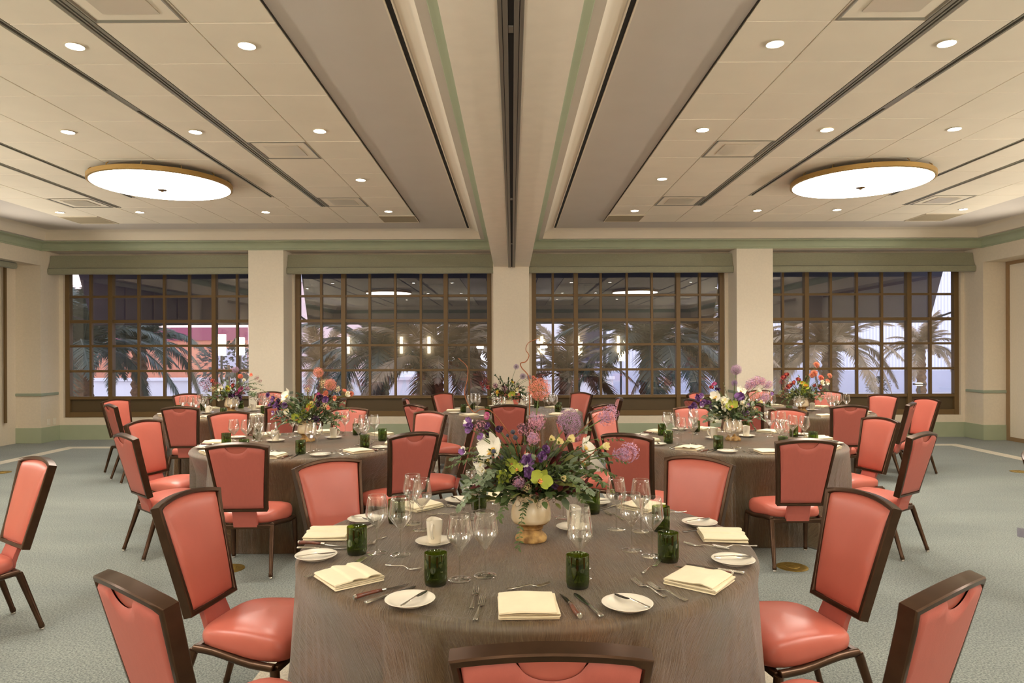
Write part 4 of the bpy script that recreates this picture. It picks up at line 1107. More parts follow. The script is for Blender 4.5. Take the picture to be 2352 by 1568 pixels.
BL = {'al_c': bl_allium('coral_p', 'stem', 200, 1), 'al_l': bl_allium('lilac_p', 'stem', 230, 2), 'al_p': bl_allium('violet_p', 'stem', 150, 3), 'cl_l': bl_cluster('lilac_p', 'pink_p', 130, 1.5, 4), 'cl_p': bl_cluster('pink_p', 'lilac_p', 120, 1.1, 5),
      'cl_d': bl_cluster('dark_p', 'pink_p', 90, 1.0, 6), 'cl_r': bl_cluster('red_p', 'dark_p', 50, 1.6, 7), 'cl_w': bl_cluster('cream_p', 'peach_p', 50, 1.3, 8), 'or_w': bl_orchid('white_p', 'yellow_p', 'cream_p'), 'or_g': bl_orchid('lime_p', 'yellow_p', 'peach_p'),
      'ru_p': bl_ruffle('purple_p', 'violet_p', 7, 1), 'ru_d': bl_ruffle('dark_p', 'purple_p', 8, 2), 'ru_m': bl_ruffle('magenta_p', 'pink_p', 6, 3), 'ru_v': bl_ruffle('violet_p', 'white_p', 7, 4), 'ru_w': bl_ruffle('white_p', 'cream_p', 8, 5),
      'ru_r': bl_ruffle('red_p', 'coral_p', 8, 6), 'ru_c': bl_ruffle('coral_p', 'peach_p', 9, 7), 'ru_y': bl_ruffle('lime_p', 'yellow_p', 7, 8), 'fr_c': bl_freesia('cream_p', 'lime_p'), 'fr_w': bl_freesia('white_p', 'cream_p'), 'th': bl_thistle(),
      'da_c': bl_dahlia('coral_p', 'peach_p'), 'da_p': bl_dahlia('peach_p', 'coral_p'), 'su': bl_rosette('lime_p', 'stem')}
BNAME = {'al': 'allium_bloom', 'cl': 'blossom_cluster', 'or': 'orchid_bloom', 'ru': 'ruffled_bloom', 'fr': 'freesia_bloom', 'th': 'sea_holly', 'da': 'dahlia_bloom', 'su': 'succulent'}
BLAB = {'al_c': 'coral allium head', 'al_l': 'lilac allium head', 'al_p': 'small violet allium head', 'or_w': 'white orchid', 'or_g': 'green orchid', 'fr_c': 'cream freesia', 'ru_p': 'purple sweet pea', 'th': 'steel blue sea holly', 'da_c': 'coral dahlia', 'su': 'green succulent rosette'}
def vase(p, h, lab, s=1.0):
    rt = empty('ceramic_vase', p)
    k = h / .215
    mb = MB(); mb.lathe([(r * s, z * k) for r, z in ((.080, .083), (.087, .09), (.0905, .1), (.0895, .125), (.085, .15), (.0765, .175), (.0735, .19), (.078, .205), (.083, .213), (.0815, .2155), (.077, .214), (.071, .2), (.07, .17), (.03, .15))], 48, cap0=False)
    mb.build('glazed_body', M['glaze'], rt, angle=60)
    mb = MB(); mb.lathe([(r * s, z * k) for r, z in ((.066, .0), (.07, .002), (.0715, .012), (.068, .022), (.058, .032), (.048, .042), (.047, .05), (.054, .054), (.054, .06), (.049, .063), (.06, .07), (.074, .077), (.081, .083))], 48, cap1=True)
    mb.build('raw_foot', M['raw'], rt, angle=50)
    tag(rt, lab, 'vase', 'ceramic vases'); return rt
def leaf(mb, p, d, up, L, W, mi, r, fold=.25):
    d = Vector(d).normalized(); s = d.cross(up)
    if s.length < 1e-4: s = d.cross(Vector((1, .3, .2)))
    s.normalize(); n = s.cross(d); b = r.uniform(-.3, .5)
    pts = []
    for t, w in ((0, .12), (.3, .9), (.6, 1.0), (.85, .55)):
        c = Vector(p) + d * (L * t) + n * (-b * L * t * t)
        pts += [c - s * (W * w / 2) + n * (fold * W * w / 2), c, c + s * (W * w / 2) + n * (fold * W * w / 2)]
    pts.append(Vector(p) + d * L + n * (-b * L))
    mb.add(pts, [(0, 1, 4, 3), (1, 2, 5, 4), (3, 4, 7, 6), (4, 5, 8, 7), (6, 7, 10, 9), (7, 8, 11, 10), (9, 10, 12), (10, 11, 12)], mi)
def curve(pts, n=10):
    """smooth polyline through control points"""
    pts = [Vector(p) for p in pts]; out = []
    for i in range(len(pts) - 1):
        p0 = pts[max(i - 1, 0)]; p1 = pts[i]; p2 = pts[i + 1]; p3 = pts[min(i + 2, len(pts) - 1)]
        for k in range(n):
            t = k / n
            out.append(.5 * ((2 * p1) + (p2 - p0) * t + (2 * p0 - 5 * p1 + 4 * p2 - p3) * t * t + (3 * p1 - p0 - 3 * p2 + p3) * t ** 3))
    out.append(pts[-1]); return out
def arrangement(key, vpx, foot_y, top_y, lab, vlab, blooms, sprigs, nleaf, seed, willow=(), vs=1.0, spread=(.34, .2, .24), pal=(0, 0, 1, 1, 2, 3)):
    """vase on its table, then a loose arrangement; blooms and sprig tips are given where the photograph shows them, each at its own depth round the vase"""
    r = random.Random(seed)
    v0 = at(vpx, foot_y, ZTAB); Y0 = v0.y
    top = atY(vpx, top_y, Y0); h = top.z - ZTAB
    vase((v0.x, Y0, ZP), h, vlab, vs)
    base = Vector((v0.x, Y0, ZP + h * .93)); rim = .07 * vs
    rt = empty('flower_arrangement', base)
    stems = MB(); fol = MB(); nm = [LEAF[i] for i in range(6)]
    for (k, px, py, size, dy, *rest) in blooms:
        pos = atY(px, py, Y0 + dy) - base; S = size * (Y0 + dy) / F / 1.0
        out = Vector((pos.x, pos.y * .6 - .12, max(.05, pos.z) * .9)); 
        if k[:2] in ('or', 'fr', 'ru', 'su', 'da'): out = Vector((pos.x * (2.0 if k == 'or_w' else .8), -.28, max(.04, pos.z) * .6))
        m = dirM(out, r.uniform(-.6, .6) if k[:2] == 'or' else r.uniform(0, 6))
        o = link(BNAME[k[:2]], BL[k], rt); o.matrix_local = Matrix.Translation(pos) @ m @ Matrix.Scale(S, 4)
        if k in BLAB: o['label'] = BLAB[k]
        q = Vector((rim * .5 * max(-1, min(1, pos.x * 6)), rim * .5 * max(-1, min(1, pos.y * 6)), -.03))
        mid = q.lerp(pos, .5) + Vector((-pos.x * .12, -pos.y * .12, .03 + .05 * abs(pos.x)))
        stems.tube(curve([q, mid, pos - out.normalized() * S * .12], 6), .0016 + S * .012, 5, 0)
    # leaf sprays towards given tips
    for (px, py, dy, kind, w) in sprigs:
        tip = atY(px, py, Y0 + dy) - base; q = Vector((rim * .6 * (1 if tip.x > 0 else -1) * min(1, abs(tip.x) * 5), tip.y * .2, -.02))
        mid = q.lerp(tip, .5) + Vector((0, 0, .05 + .15 * abs(tip.x)))
        pts = curve([q, mid, tip], 9); stems.tube(pts, [.0017 * (1 - .6 * i / len(pts)) for i in range(len(pts))], 5, 0)
        for i in range(4, len(pts)):
            for sd in (-1, 1):
                d = (pts[i] - pts[i - 1]).normalized(); s = d.cross(Vector((0, 0, 1))); s = s.normalized() if s.length > .01 else Vector((1, 0, 0))
                dd = d * r.uniform(.3, .9) + s * sd + Vector((0, r.uniform(-.5, .5), r.uniform(-.5, .3)))
                LL = w * r.uniform(.75, 1.2); leaf(fol, pts[i], dd, Vector((r.uniform(-.4, .4), -.6, .7)), LL, LL * (.62 if kind == 2 else .42), kind, r)
    # dense collar of leaves over the rim
    sx, sy, sz = spread
    for i in range(nleaf):
        a = r.uniform(0, 2 * PI); e = r.uniform(-.12, 1.0); q = math.sqrt(max(0, 1 - e * e)) if e > 0 else 1
        k = r.uniform(.25, 1.0); p = Vector((sx * q * math.cos(a) * k, sy * q * math.sin(a) * k, sz * e * k + .005))
        d = Vector((math.cos(a) * q, math.sin(a) * q, e * .9 + .15)) + Vector((r.uniform(-.6, .6), r.uniform(-.6, .6), r.uniform(-.5, .5)))
        L = r.uniform(.022, .05) * (1 + sx); leaf(fol, p, d, Vector((r.uniform(-1, 1), r.uniform(-1, 0), 1)), L, L * r.uniform(.3, .62), r.choice(pal), r)
    for i in range(int(nleaf / 14)):   # bare stalks that carry the collar leaves
        a = r.uniform(0, 2 * PI); k = r.uniform(.5, 1); p = Vector((sx * math.cos(a) * k, sy * math.sin(a) * k, sz * r.uniform(.2, .9)))
        stems.tube(curve([Vector((rim * .4 * math.cos(a), rim * .4 * math.sin(a), -.03)), p * .5 + Vector((0, 0, .03)), p], 4), .0014, 4, 0)
    stems.build('stems', [M['stem'], M['moss']], rt, angle=180)
    fol.build('foliage', nm, rt, angle=180)
    mb = MB()
    for i in range(70):
        a = r.uniform(0, 2 * PI); p = Vector((rim * math.cos(a), rim * math.sin(a), .01)); pts = [p]
        for j in range(7): p = p + Vector((r.uniform(-.016, .016) + .006 * math.cos(a), r.uniform(-.016, .016) + .006 * math.sin(a), r.uniform(-.013, .009))); pts.append(p)
        mb.tube(curve(pts, 3), .0008, 3, 0, caps=False)
    mb.build('moss', M['moss'], rt)
    for w in willow:
        pts = curve([atY(x, y, Y0 + d) - base for x, y, d in w], 6); mb = MB()
        mb.tube(pts, [.0030 * (1 - .75 * i / len(pts)) + .0006 for i in range(len(pts))], 6); t = mb.build('willow_twig', M['twig'], rt, angle=180); t['label'] = 'rust coloured curly willow twig'
    tag(rt, lab, 'flowers', 'table flower arrangements')
    return rt
arrangement('F', 1220, 1240, 1127, 'large mixed flower arrangement with lilac alliums and white orchids, front table', 'cream glazed vase with raw clay foot on the front table', [
    ('al_c', 1238, 893, 54, .02), ('al_l', 1308, 967, 58, .0), ('cl_l', 1397, 953, 46, -.02), ('cl_p', 1232, 968, 50, .03), ('cl_d', 1202, 985, 36, -.02), ('cl_p', 1224, 1006, 38, -.05), ('cl_l', 1438, 1040, 52, -.06), ('cl_p', 1318, 1000, 40, .02),
    ('or_w', 1136, 1032, 80, -.06), ('or_w', 1124, 1056, 54, -.02), ('ru_w', 1103, 1060, 40, -.03), ('fr_w', 1110, 1082, 44, -.08), ('fr_c', 1266, 1009, 30, -.04), ('fr_c', 1283, 1016, 36, -.08), ('fr_c', 1308, 1010, 40, -.05), ('or_w', 1341, 1026, 56, -.02), ('or_w', 1334, 1062, 40, .02), ('fr_c', 1386, 1026, 40, -.08), ('fr_c', 1292, 1098, 28, -.14),
    ('ru_v', 1079, 972, 34, -.04), ('ru_p', 1082, 985, 34, -.06), ('cl_d', 1104, 977, 34, -.05), ('ru_m', 1121, 957, 26, -.02), ('ru_p', 1121, 981, 24, -.04), ('ru_v', 1107, 1006, 26, -.05), ('ru_d', 1148, 986, 24, -.03), ('ru_d', 1128, 1001, 26, .0), ('ru_v', 1066, 1036, 26, -.04), ('ru_d', 1096, 1053, 28, -.02),
    ('ru_v', 1212, 1058, 44, -.1), ('ru_p', 1206, 1062, 40, -.1), ('ru_p', 1213, 1085, 36, -.13), ('ru_p', 1243, 1048, 32, -.08), ('ru_p', 1252, 1032, 26, -.06), ('cl_l', 1192, 1108, 34, -.12), ('ru_d', 1274, 1112, 30, -.12), ('cl_w', 1210, 1120, 26, -.13),
    ('th', 1146, 1013, 18, -.04), ('th', 1178, 992, 18, .0), ('th', 1184, 1005, 20, -.02), ('th', 1134, 1036, 18, -.11), ('th', 1152, 1050, 18, -.08), ('th', 1166, 1000, 14, .04),
    ('or_g', 1242, 1101, 54, -.15), ('or_g', 1187, 1076, 34, -.12), ('or_g', 1176, 1064, 30, -.06), ('su', 1160, 1095, 44, -.12), ('ru_y', 1157, 1088, 30, -.1)],
    [(1028, 1072, -.05, 1, .026), (1038, 1052, .03, 2, .024), (1060, 1058, -.08, 1, .026), (1058, 1030, .0, 3, .022), (1052, 1165, -.16, 2, .034), (1062, 1118, -.12, 2, .032), (1100, 1110, -.15, 2, .03), (1190, 1258, -.24, 1, .02), (1146, 1190, -.2, 1, .022),
     (1412, 1090, -.1, 1, .03), (1400, 1060, -.02, 1, .028), (1390, 1040, .04, 2, .03), (1388, 1110, -.14, 1, .03), (1360, 1130, -.16, 2, .028), (1430, 1010, -.04, 1, .02), (1345, 1085, -.1, 2, .026), (1375, 1095, .05, 0, .03), (1330, 1120, -.18, 1, .028), (1408, 1128, -.1, 3, .022), (1340, 1150, -.16, 1, .024),
     (1440, 1062, -.08, 1, .02), (1354, 985, .02, 3, .018), (1340, 990, .0, 3, .016), (1300, 1040, .05, 0, .034), (1270, 1045, .1, 0, .034), (1160, 1030, .08, 1, .03), (1120, 1090, .1, 0, .034), (1290, 1075, -.1, 1, .03), (1150, 1115, -.14, 0, .03), (1110, 1075, .05, 5, .03)],
    820, 11, willow=(((1195, 1070, 0), (1178, 1012, .0), (1150, 968, .02), (1126, 943, .02), (1104, 940, .02), (1090, 947, .01), (1076, 930, .01), (1067, 902, .01), (1073, 872, .0), (1073, 842, .0), (1052, 822, .0)),
                     ((1216, 1070, .02), (1216, 960, .03), (1217, 892, .03), (1213, 862, .03), (1199, 845, .03), (1196, 834, .02), (1208, 830, .02), (1215, 816, .02), (1208, 803, .02), (1214, 787, .02), (1237, 777, .02)),
                     ((1262, 1080, 0), (1300, 1020, 0), (1345, 978, 0), (1372, 950, -.01)), ((1300, 1090, -.04), (1350, 1050, -.05), (1372, 1030, -.06)), ((1200, 1075, .02), (1195, 1030, .02), (1202, 1000, .0)), ((1240, 1060, .04), (1240, 1000, .05), (1236, 978, .05))), spread=(.30, .19, .21), pal=(0, 0, 1, 1, 1, 2, 3, 3, 5))
arrangement('L', 706, 1013, 964, 'mixed flower arrangement with coral alliums and purple sweet peas, left middle table', 'cream glazed vase on the left middle table', [
    ('al_c', 731, 855, 24, 0), ('al_c', 759, 883, 28, -.02), ('da_c', 806, 904, 15, 0), ('da_c', 748, 902, 14, 0), ('cl_w', 775, 893, 18, 0), ('ru_c', 790, 898, 14, 0), ('ru_w', 796, 906, 18, -.04), ('cl_w', 743, 880, 22, .02), ('cl_r', 707, 893, 18, 0), ('cl_r', 699, 888, 12, 0), ('cl_w', 706, 895, 16, 0),
    ('or_w', 662, 909, 36, -.06), ('or_w', 652, 920, 20, -.03), ('ru_p', 619, 907, 17, 0), ('ru_p', 630, 917, 20, -.02), ('ru_d', 642, 922, 20, -.02), ('ru_p', 636, 932, 22, -.04), ('ru_d', 645, 936, 20, -.04), ('ru_p', 622, 930, 14, -.02), ('ru_v', 630, 948, 16, -.06), ('ru_p', 640, 946, 14, -.06), ('ru_p', 657, 930, 20, -.08),
    ('ru_d', 735, 915, 22, -.04), ('ru_p', 748, 920, 22, -.03), ('ru_d', 733, 928, 20, -.06), ('ru_m', 730, 908, 14, -.02), ('ru_d', 724, 962, 24, -.1), ('ru_d', 712, 960, 16, -.1), ('ru_y', 712, 934, 22, -.1), ('fr_c', 716, 926, 18, -.08), ('ru_c', 705, 941, 16, -.12), ('su', 700, 952, 30, -.12), ('or_g', 684, 960, 28, -.12), ('ru_w', 660, 945, 18, -.08), ('cl_w', 748, 934, 22, -.06), ('ru_c', 767, 914, 16, -.02), ('ru_c', 754, 937, 14, -.08), ('fr_c', 790, 957, 16, -.08)],
    [(634, 985, -.1, 1, .03), (625, 960, -.06, 2, .035), (650, 965, -.1, 2, .035), (775, 975, -.12, 1, .035), (778, 988, -.12, 1, .028), (766, 955, -.08, 1, .03), (815, 945, .0, 1, .03), (790, 925, .03, 1, .03), (745, 870, .02, 3, .02), (670, 915, .02, 2, .05), (690, 905, .05, 0, .05), (780, 935, .0, 0, .05), (755, 950, -.1, 0, .04), (640, 955, -.02, 2, .04)],
    560, 12, spread=(.32, .22, .22), pal=(0, 1, 1, 2, 2, 2, 3, 4))
arrangement('R', 1684, 1011, 958, 'mixed flower arrangement with lilac blossom and violet sweet peas, right middle table', 'cream glazed vase on the right middle table', [
    ('al_l', 1691, 849, 25, 0), ('al_p', 1687, 879, 15, 0), ('cl_l', 1722, 884, 26, -.02), ('cl_l', 1735, 877, 26, 0), ('cl_p', 1750, 876, 22, .02), ('cl_l', 1764, 884, 20, .02), ('cl_l', 1755, 914, 22, 0), ('cl_l', 1745, 922, 16, 0), ('ru_m', 1641, 882, 14, 0), ('ru_r', 1635, 890, 15, 0), ('ru_d', 1648, 896, 18, 0),
    ('or_w', 1646, 911, 30, -.06), ('or_w', 1700, 898, 26, -.04), ('fr_w', 1741, 898, 22, -.04), ('fr_w', 1706, 894, 16, -.02), ('ru_p', 1604, 914, 22, -.02), ('ru_v', 1612, 910, 18, -.02), ('ru_p', 1598, 930, 20, -.02), ('ru_v', 1600, 936, 14, -.03), ('ru_p', 1618, 926, 22, -.04), ('ru_v', 1614, 930, 16, -.06), ('ru_p', 1628, 925, 14, -.03), ('ru_p', 1588, 936, 15, 0), ('ru_p', 1634, 935, 12, -.03),
    ('ru_p', 1697, 914, 30, -.08), ('ru_v', 1713, 929, 18, -.08), ('ru_p', 1711, 946, 20, -.08), ('or_g', 1680, 932, 30, -.12), ('ru_w', 1664, 925, 30, -.08), ('ru_w', 1668, 935, 24, -.1), ('ru_w', 1706, 928, 20, -.1), ('fr_c', 1745, 923, 18, -.06), ('ru_v', 1770, 905, 14, 0), ('cl_w', 1730, 938, 16, -.06), ('ru_r', 1716, 905, 10, .04)],
    [(1622, 965, -.1, 2, .035), (1630, 950, -.06, 2, .035), (1745, 950, -.06, 2, .04), (1755, 965, -.04, 2, .035), (1735, 985, -.02, 1, .03), (1780, 940, 0, 1, .03), (1640, 930, -.04, 0, .06), (1650, 945, -.08, 0, .05), (1700, 955, -.14, 1, .04), (1690, 960, -.14, 0, .045), (1662, 880, .03, 3, .02), (1760, 930, 0, 2, .04)],
    500, 13, spread=(.27, .2, .2), pal=(0, 1, 1, 2, 2, 3, 4, 4))
arrangement('BL', 531, 947, 912, 'burgundy and coral flower arrangement on the back left table', 'cream glazed vase on the back left table', [
    ('al_l', 541, 849, 16, 0), ('da_c', 552, 864, 13, 0), ('ru_c', 577, 862, 12, 0), ('cl_r', 590, 868, 12, 0), ('cl_r', 597, 875, 10, 0), ('cl_r', 470, 883, 22, 0), ('cl_r', 482, 877, 20, 0), ('ru_r', 492, 876, 18, 0), ('cl_r', 500, 884, 20, -.04), ('cl_r', 478, 894, 20, -.02), ('or_w', 510, 893, 22, -.06), ('or_w', 504, 903, 14, -.06), ('fr_w', 560, 874, 18, 0), ('ru_y', 525, 893, 18, -.08), ('ru_r', 536, 886, 14, -.04), ('ru_m', 553, 894, 16, -.04),
    ('ru_d', 542, 906, 22, -.1), ('ru_m', 544, 903, 12, -.12), ('ru_d', 548, 914, 20, -.1), ('ru_d', 532, 908, 18, -.1), ('cl_w', 490, 893, 16, -.04), ('cl_p', 568, 892, 14, 0), ('cl_r', 558, 903, 14, -.04), ('fr_w', 505, 918, 14, -.1)],
    [(612, 900, 0, 3, .03), (603, 884, 0, 1, .03), (585, 905, -.04, 1, .04), (465, 898, 0, 3, .03), (490, 908, -.06, 1, .045), (575, 880, .03, 3, .03), (590, 893, 0, 1, .035), (485, 920, -.06, 2, .035)], 300, 14, spread=(.36, .24, .24), pal=(0, 1, 3, 3, 5, 2, 1))
arrangement('BC', 1166, 946, 914, 'dark leafy arrangement with small violet alliums on the back centre table', 'cream glazed vase on the back centre table', [
    ('al_p', 1186, 842, 13, 0), ('al_p', 1201, 864, 15, 0), ('al_p', 1215, 866, 12, .03), ('cl_r', 1110, 882, 18, 0), ('cl_r', 1118, 876, 16, 0), ('ru_r', 1124, 890, 16, 0), ('cl_r', 1112, 893, 14, 0), ('ru_y', 1145, 902, 18, -.1), ('or_g', 1175, 906, 18, -.12), ('fr_c', 1187, 894, 16, -.04), ('ru_w', 1185, 898, 14, -.06), ('da_c', 1225, 866, 9, 0), ('cl_d', 1160, 893, 18, -.08), ('cl_d', 1138, 885, 16, -.06), ('ru_y', 1177, 878, 10, -.02)],
    [(1138, 862, 0, 0, .04), (1150, 868, 0, 0, .045), (1168, 872, 0, 0, .045), (1130, 898, -.04, 0, .045), (1205, 905, -.03, 0, .045), (1195, 890, 0, 1, .04), (1215, 890, 0, 1, .03), (1125, 915, -.04, 1, .035)], 320, 15, spread=(.27, .22, .25), pal=(0, 0, 0, 1, 3, 5, 2))
arrangement('BR', 1842, 946, 913, 'red and coral flower arrangement on the back right table', 'buff clay vase on the back right table', [
    ('da_p', 1875, 838, 17, 0), ('da_p', 1870, 857, 18, 0), ('da_p', 1864, 862, 14, 0), ('da_c', 1885, 868, 16, 0), ('da_p', 1905, 863, 14, 0), ('da_p', 1900, 876, 14, 0), ('ru_r', 1800, 868, 18, 0), ('ru_r', 1808, 862, 16, 0), ('cl_r', 1797, 878, 18, 0), ('ru_r', 1812, 888, 20, -.04), ('ru_r', 1822, 880, 16, -.02), ('ru_r', 1832, 872, 16, 0), ('cl_r', 1805, 895, 16, -.04), ('fr_w', 1815, 880, 14, -.04), ('ru_y', 1849, 887, 20, -.1), ('ru_y', 1842, 880, 14, -.06),
    ('ru_w', 1886, 880, 18, -.04), ('ru_w', 1898, 880, 14, -.02), ('ru_r', 1880, 890, 18, -.06), ('ru_r', 1868, 886, 14, -.04), ('cl_r', 1798, 910, 14, -.04), ('su', 1843, 900, 20, -.12)],
    [(1795, 912, -.04, 1, .04), (1808, 925, -.08, 1, .04), (1900, 895, 0, 1, .04), (1890, 905, -.04, 0, .04), (1835, 865, 0, 3, .03), (1852, 866, 0, 1, .035), (1815, 905, -.06, 3, .04), (1870, 905, -.08, 2, .045)], 330, 16, spread=(.32, .24, .23), pal=(0, 1, 1, 2, 3, 3))
# ================================================================== OUTSIDE THE WINDOWS (dusk)
M['awn'] = mat('dark navy awning cloth', lin(44, 42, 56), .8, var=.1, vscale=4)
M['steelbar'] = mat('dark awning frame', lin(36, 34, 36), .6)
M['pave'] = mat('pale terrace paving', lin(186, 184, 186), .85, var=.08, vscale=1.2)
M['stucco'] = mat('white stucco', lin(226, 224, 226), .85, var=.03, vscale=1.5)
M['stuccob'] = mat('blue grey stucco', lin(184, 186, 200), .85, var=.03, vscale=1.5)
M['pinkw'] = mat('salmon stucco', lin(212, 142, 112), .85, var=.06, vscale=.8); M['palepink'] = mat('pale pink stucco', lin(228, 204, 200), .85, var=.04, vscale=.8)
M['mag'] = mat('magenta fascia', lin(150, 76, 96), .7)
M['palm'] = mat('palm frond', lin(110, 94, 66), .6, col2=lin(156, 130, 96), vscale=2.5)
M['palmd'] = mat('dark palm frond', lin(52, 66, 56), .6, col2=lin(74, 84, 66), vscale=2.5)
M['bark'] = mat('palm bark', lin(112, 84, 60), .9, var=.3, vscale=14, bump=.5, bscale=30)
M['shrub'] = mat('dusky shrub leaf', lin(58, 62, 60), .8, var=.2, vscale=12)
M['lant'] = emit('lit lantern glass', (1.0, .80, .50, 1), 9.0)
def ribbed():
    m, nt, bs = newmat('white ribbed metal siding'); setin(bs, 'Roughness', .6)
    tc = nt.nodes.new('ShaderNodeTexCoord'); wv = nt.nodes.new('ShaderNodeTexWave'); wv.inputs['Scale'].default_value = 2.2; wv.bands_direction = 'X'
    nt.links.new(tc.outputs['Object'], wv.inputs['Vector'])
    r = nt.nodes.new('ShaderNodeValToRGB'); r.color_ramp.elements[0].color = lin(206, 208, 216); r.color_ramp.elements[1].color = lin(236, 236, 240)
    nt.links.new(wv.outputs['Fac'], r.inputs['Fac']); nt.links.new(r.outputs['Color'], bs.inputs['Base Color'])
    bp = nt.nodes.new('ShaderNodeBump'); bp.inputs['Strength'].default_value = .6; nt.links.new(wv.outputs['Fac'], bp.inputs['Height']); nt.links.new(bp.outputs['Normal'], bs.inputs['Normal'])
    return m
M['rib'] = ribbed()
mb = MB(); mb.box(-60, 60, YB + .25, 90, -.5, -.2)
g = mb.build('exterior_ground', M['pave'], smooth=False); g['kind'] = 'structure'
for (x0, x1, lab) in ((-8.87, -4.55, 'dark awning outside the window nearest the left pier'), (-4.31, -.1, 'dark awning outside the window left of the central column'), (.1, 4.25, 'dark awning outside the window right of the central column'), (4.52, 8.83, 'dark awning outside the window with the ribbed building')):
    rt = empty('outside_awning', ((x0 + x1) / 2, 13.05, 2.2)); w = (x1 - x0) / 2
    mb = MB(); n = 14; rows = []
    for k in range(n + 1):
        x = -w + 2 * w * k / n; sag = .015 * math.sin(PI * ((k * 2.0 / n) % 1))
        rows.append([(x, 0, 3.0), (x, .45, 2.05 - sag), (x, .95, .98 - sag), (x, 1.35, .1), (x, 1.37, .0), (x, 1.39, .0), (x, 1.39, .1), (x, .99, 1.0), (x, .47, 2.08), (x, 0, 3.04)])
    mb.grid(rows); mb.build('cover', M['awn'], rt, angle=30)
    mb = MB()
    for x in (-w + .02, w - .02):
        mb.tube([(x, 0, .28), (x, 1.36, .05)], .02, 6)
    mb.tube([(-w, 1.37, .03), (w, 1.37, .03)], .022, 6)
    mb.build('frame', M['steelbar'], rt)
    tag(rt, lab, 'awning', 'window awnings')
def block(name, lab, cat, x0, x1, y0, y1, z1, m, extra=None, z0=-.2):
    rt = empty(name, ((x0 + x1) / 2, y0, z0))
    mb = MB(); w = (x1 - x0) / 2; mb.box(-w, w, 0, y1 - y0, 0, z1 - z0); mb.build('wall', m, rt, smooth=False)
    for (nm, a, b, c, d, mm) in (extra or []):   # raised pieces on the face: x from left edge, z above ground
        mb = MB(); mb.box(-w + a, -w + b, -.12, .06, c, d); mb.build(nm, mm, rt, smooth=False)
    tag(rt, lab, cat); return rt
block('parapet_wall', 'low white parapet wall beyond the palms outside the left windows', 'wall', -30, 4.0, 27, 27.35, .62, M['stucco'], [('coping', -.05, 34.05, .72, .84, M['stucco'])])
block('low_building', 'salmon building with a magenta roof band seen through the left window', 'building', -34, -12.2, 40, 46, 2.35, M['pinkw'], [('fascia', -.1, 21.9, 2.55, 3.3, M['mag']), ('window', 16.5, 18.5, .9, 2.1, M['stuccob'])])
block('pale_building', 'pale pink lit building seen at the left of the second window', 'building', -11.6, -6.2, 30, 35, 5.0, M['palepink'], [('window', 1.2, 2.2, .8, 2.6, M['stuccob']), ('cornice', -.1, 5.5, 4.9, 5.2, M['stucco'])])
block('blue_building', 'pale blue building with dark windows behind the palms of the third window', 'building', .9, 4.0, 30, 36, 6.0, M['stuccob'], [('window', 1.98, 2.95, 1.4, 2.9, M['awn']), ('white_bay', -.1, 1.9, 0, 6.2, M['stucco'])])
block('ribbed_building', 'large white ribbed metal building outside the right window', 'building', 4.16, 27, 30, 40, 9, M['rib'], [('plinth', 0, 22.8, 0, .95, M['stuccob']), ('corner_pier', 18.4, 19.3, 0, 4.4, M['pinkw'])])
def frond_mesh(L, nl, ll, mname, droop, seed):
    r = random.Random(seed); mb = MB(); pts = []
    for i in range(nl + 1):
        t = i / nl; a = .95 - droop * t; pts.append(Vector((L * (t - .12 * t * t), 0, L * (.75 * t - droop * .62 * t * t))))
    mb.tube(pts, [.022 * (1 - .8 * i / nl) + .003 for i in range(nl + 1)], 4)
    for i in range(3, nl + 1):
        d = (pts[i] - pts[i - 1]).normalized(); t = i / nl; l = ll * math.sin(PI * (.12 + .82 * t)) * r.uniform(.85, 1.1)
        for s in (-1, 1):
            for h in (0, .5):
                p = pts[i - 1].lerp(pts[i], h); e = p + d * (l * .62) + Vector((0, s * l * .72, -l * r.uniform(.1, .42))); m_ = p.lerp(e, .5) + Vector((0, 0, .04 * l)); n = d * .017
                mb.add([p - n, p + n, m_ + n * 1.1, m_ - n * 1.1, e], [(0, 1, 2, 3), (3, 2, 4)])
    return mb.mesh('frond', M[mname], False)
FR = {(m, k): frond_mesh(2.3, 44, .50, m, .75 + .35 * k, 5 + k) for m in ('palm', 'palmd') for k in range(4)}
def palm(px, py, Y, sc_, m, lab, n=20, seed=0):
    r = random.Random(seed); c = atY(px, py, Y); rt = empty('palm_tree', (c.x, Y, -.2)); H = c.z + .2
    mb = MB(); k = 16; mb.lathe([((.17 + .05 * (i % 2)) * (1.15 - .25 * i / k) * sc_, H * i / k) for i in range(k + 1)], 14); mb.build('trunk', M['bark'], rt, angle=30)
    for i in range(n):
        a = i * 2.39996 + r.uniform(-.2, .2); t = i / n; kk = min(3, int(t * 4))
        o = link('frond', FR[(m, kk)], rt); s = sc_ * r.uniform(.8, 1.1)
        o.location = (0, 0, H - .05); o.rotation_euler = (r.uniform(-.15, .15), -.75 + 1.1 * t + r.uniform(-.12, .12), a); o.scale = (s, s, s)
    tag(rt, lab, 'palm tree', 'palms outside the windows')
palm(188, 812, 16.5, 1.15, 'palmd', 'dark palm with a thick trunk at the left edge of the first window', 26, 1)
palm(320, 800, 21.0, 1.1, 'palmd', 'dark palm with drooping fronds before the sunset in the first window', 26, 2)
palm(742, 838, 23.0, 1.0, 'palm', 'pale palm at the left of the second window', 20, 3)
palm(872, 822, 18.0, 1.15, 'palmd', 'full dark green palm in the middle of the second window', 30, 4)
palm(1000, 846, 17.0, 1.1, 'palm', 'brown palm filling the right of the second window', 32, 5)
palm(1088, 800, 19.5, 1.2, 'palm', 'brown palm half hidden by the central column', 32, 6)
palm(1300, 862, 19.0, .95, 'palm', 'low palm with arching fronds at the left of the third window', 20, 7)
palm(1492, 806, 17.5, 1.25, 'palmd', 'big green palm in the middle of the third window', 32, 8)
